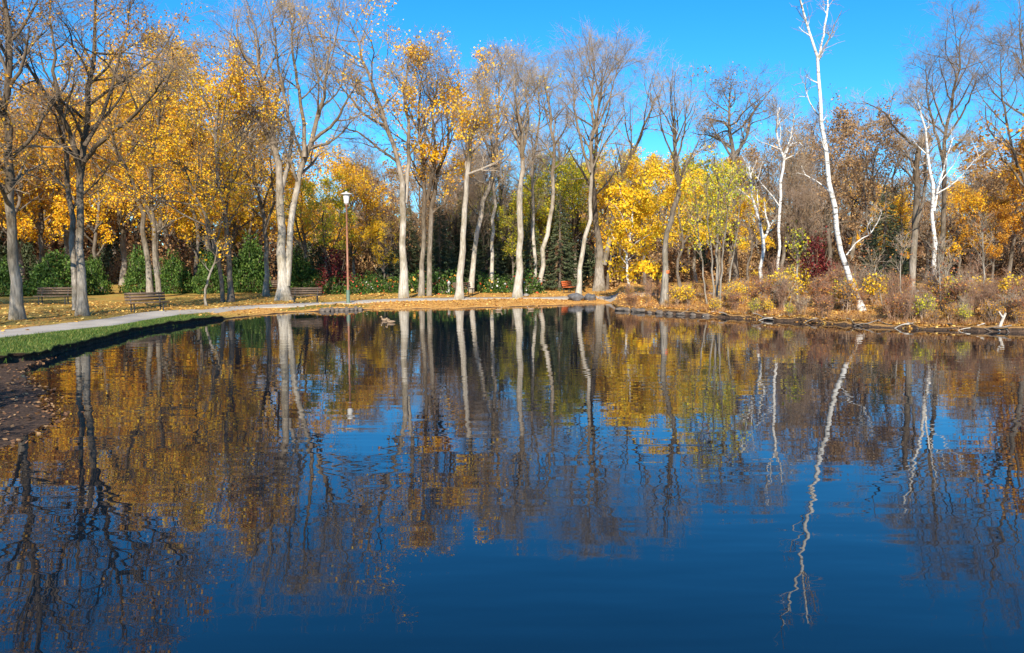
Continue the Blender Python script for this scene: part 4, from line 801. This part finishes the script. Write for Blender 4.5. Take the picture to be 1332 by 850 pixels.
# white marker
g = on_ground(584, 381); g = on_depth(584, 381, 57); g[2] = float(gz(g[0], g[1])); mk = thing('stone_marker', 'small white stone marker standing in the flower bed', 'marker', g)
MB().box((0, 0, .08), (.4, .34, .3)).build('plinth', M['stone_white'], mk); MB().lathe([(.15, .23), (.11, .75), (.13, .78), (.12, .84), (.03, .98), (0, .98)], 4).build('shaft', M['stone_white'], mk)
# ------------------------------------------------------------------ rocks
def rock(px, py, w, h, mat, label, group=None, seed=0, name='boulder', loc=None):
    rng = np.random.default_rng(seed); n, m = 14, 8; V = []
    g = on_ground(px, py) if loc is None else np.array(loc); D = max(g[1], 5); sx = w * .5 * ppm(D); sz = h * ppm(D)
    for j in range(m + 1):
        ph = math.pi * j / m
        for i in range(n):
            a = 2 * math.pi * i / n; V.append((math.sin(ph) * math.cos(a), math.sin(ph) * math.sin(a), math.cos(ph)))
    V = np.array(V); r = 1 + .30 * nz3(V * 1.7, 1.6, seed * 1.7) + .12 * nz3(V, 5, seed + 2.2); V = V * r[:, None] * np.array([sx, sx * .8, sz * .62]); V[:, 2] += sz * .36
    F = [(j * n + i, (j + 1) * n + i, (j + 1) * n + (i + 1) % n, j * n + (i + 1) % n) for j in range(m) for i in range(n)]
    o = link(name, mesh_from(name, V, [np.array(F)], M[mat], False)); o.location = [float(q) for q in g]; return tag(o, label, 'rock', group)
rock(749, 391, 21, 10, 'rock', 'larger dark boulder at the foot of the white curved trunk', seed=1)
rock(768, 391, 15, 9, 'rock', 'smaller dark boulder beside the larger one at the shore', seed=2)
rock(683, 386, 10, 4, 'rock_pale', 'small grey stone lying beside the thick whitish trunk', seed=3)
rr_ = np.random.default_rng(6)
for k in range(11):
    px = 806 + (k / 11) ** 1.5 * 130; a = np.array(W(px, float(np.interp(px, [806, 1000, 1200, 1360], [404, 417, 429, 432.5])))); v = (a - PC) / np.linalg.norm(a - PC); c = PC + v * (float(r_shore(np.array(math.atan2(v[0], v[1])))) + rr_.uniform(-.12, .06))
    rock(0, 0, rr_.uniform(7, 19), rr_.uniform(3.5, 6.5), 'bank_stone', 'dark stone at the waterline of the brushy bank', 'stones along the brushy bank waterline', 20 + k, 'bank_stone', (c[0], c[1], -.03))
# stone edging under the lamp
for k in range(9):
    a = np.array(W(418 + k * 6.2, 405 - k * .22)); v = (a - PC) / np.linalg.norm(a - PC); c = PC + v * (float(r_shore(np.array(math.atan2(v[0], v[1])))) + .02)
    rock(0, 0, rr_.uniform(6, 9), rr_.uniform(4.5, 6.5), 'bank_stone', 'dark edging stone at the shore below the lamp post', 'edging stones below the lamp post', 70 + k, 'edging_stone', (c[0], c[1], -.04))
# ------------------------------------------------------------------ driftwood, stumps, roots
def limb_px(name, label, cat, lines, mat, D=None, group=None):
    """one thing of several connected branches given in pixels"""
    p0 = lines[0][0][0]; b = on_level(*p0, .02); D = D or b[1]; b = on_depth(*p0, D); t = thing(name, label, cat, b, 0, group); m = MB()
    for pl, w, dy in lines:
        n = len(pl); pts = np.array([on_depth(x, y, D + dy * k / max(1, n - 1)) for k, (x, y) in enumerate(pl)]) - b; c = catmull(pts, 4 * n)
        m.tube(c, np.interp(np.linspace(0, 1, 4 * n), np.linspace(0, 1, len(w)), w) * .5 * ppm(D), 7)
    m.build('branch', M[mat], t, True); return t
limb_px('driftwood', 'bleached white driftwood branch tangle lying in the shallow water', 'driftwood', [([(1138, 421), (1150, 426), (1162, 427), (1172, 421)], [2, 3.5, 3.5, 1.5], -.4), ([(1150, 426), (1160, 431), (1164, 428)], [3, 2, 1], -.6), ([(1163, 427), (1166, 420), (1172, 416)], [2.5, 2, 1], .3), ([(1150, 426), (1144, 431)], [2.5, 1.2], -.5)], 'driftwood')
limb_px('driftwood', 'short pale driftwood sticks at the bank beneath the saplings', 'driftwood', [([(1033, 418), (1042, 417), (1049, 414)], [1.5, 3, 1.5], 0), ([(1034, 420), (1044, 420.5), (1050, 417.5)], [1.5, 2.5, 1.2], -.2)], 'driftwood')
limb_px('driftwood', 'long pale log lying along the waterline near the kinked trunk', 'driftwood', [([(882, 408.5), (896, 409.5), (908, 409.5)], [2.5, 3, 2], .1)], 'driftwood')
limb_px('dead_stub', 'white dead stub leaning into the water at the bank end', 'stump', [([(1299, 431), (1303, 419), (1308, 408)], [4, 4, 3], .4), ([(1305, 414), (1301, 408), (1298, 403)], [2.5, 2, 1], .3)], 'driftwood')
limb_px('dead_stub', 'short thick pale stub beside the white leaning one', 'stump', [([(1318, 424), (1316, 416), (1317, 411)], [5, 4, 3], .3)], 'driftwood')
limb_px('dead_stub', 'small grey upright stump with spreading roots on the muddy bank', 'stump', [([(1199, 424), (1198, 415), (1195, 407)], [5, 4, 2], .2), ([(1198, 417), (1204, 419), (1210, 423)], [3, 2, 1.2], -.2), ([(1198, 417), (1190, 420), (1185, 424)], [3, 2, 1.2], -.2)], 'root')
limb_px('dead_stub', 'pale forked stick poking from the bank above the driftwood tangle', 'stump', [([(1156, 423), (1154, 416), (1150, 412)], [3, 3, 1.5], .2), ([(1154, 417), (1158, 412)], [2, 1.2], .1)], 'driftwood')
rq = np.random.default_rng(12)
for k in range(24):
    px = 845 + k * 20.5 + rq.uniform(-9, 9); a = np.array(W(px, float(np.interp(px, [806, 1000, 1200, 1360], [404, 417, 429, 432.5])))); v = (a - PC) / np.linalg.norm(a - PC); r0 = float(r_shore(np.array(math.atan2(v[0], v[1])))); tn = np.array([v[1], -v[0]]); L = rq.uniform(.4, 1.3)
    pts = []
    for s in np.linspace(0, 1, 6):
        c = PC + v * (r0 + .22 - .42 * s * (k % 3 > 0) + .10 * math.sin(s * (4 + k % 5) + k)) + tn * L * (s - .5) * (1 if k % 2 else -1); pts.append((c[0], c[1], .27 - .33 * s ** 1.2 + .03 * math.sin(s * 9 + k)))
    pts = np.array(pts); b = pts[0].copy(); m = MB().tube(catmull(pts - b, 14), np.linspace(.028, .008, 14) * rq.uniform(.5, 1.4), 6); o = m.build('exposed_root', M['root' if k % 4 else 'driftwood'], None, True); o.location = [float(q) for q in b]
    tag(o, ('dark' if k % 4 else 'bleached') + ' exposed root hanging over the brushy bank edge', 'root', 'exposed roots along the bank' if k % 4 else 'bleached roots along the bank')
# ------------------------------------------------------------------ ducks
def duck(px, py, rz, label):
    g = on_level(px, py, 0); t = thing('duck', label, 'duck', g, rz, 'ducks swimming on the pond')
    t.scale = (.75, .75, .75)
    n = 12; secs = [(-.30, .015, .115), (-.24, .05, .10), (-.14, .095, .085), (0, .115, .075), (.12, .10, .08), (.19, .06, .10), (.22, .02, .12)]; V = []
    for x, r, z in secs:
        for i in range(n): a = 2 * math.pi * i / n; V.append((x, r * math.cos(a), z + r * .78 * math.sin(a) - .03))
    F = [(k * n + i, k * n + (i + 1) % n, (k + 1) * n + (i + 1) % n, (k + 1) * n + i) for k in range(len(secs) - 1) for i in range(n)]
    MB().add(V, F).tube([(.15, 0, .09), (.19, 0, .16), (.205, 0, .22)], [.055, .036, .034], 10).build('body', M['duck_brown'], t, True)
    m = MB(); m.lathe([(0, -.048), (.03, -.04), (.046, -.01), (.045, .02), (.028, .044), (0, .05)], 10, (.22, 0, .245)); h = m.build('head', M['duck_head'], t, True)
    MB().tube([(.255, 0, .24), (.29, 0, .232), (.325, 0, .23)], [.018, .016, .010], 6).build('bill', M['duck_bill'], h, True)
    for s in (-1, 1): MB().tube([(.10, s * .088, .085), (-.05, s * .108, .085), (-.22, s * .05, .105)], [.03, .04, .01], 6).build('wing', M['duck_head'], t, True)
duck(501, 417.5, R(185), 'brown duck swimming just ahead of another one')
duck(508, 420, R(170), 'brown duck swimming close behind another one')
duck(649, 404.5, R(10), 'lone brown duck on the water below the thick whitish trunk, by shore')
duck(690, 403.5, R(175), 'lone brown duck on the water below the narrow V tree')
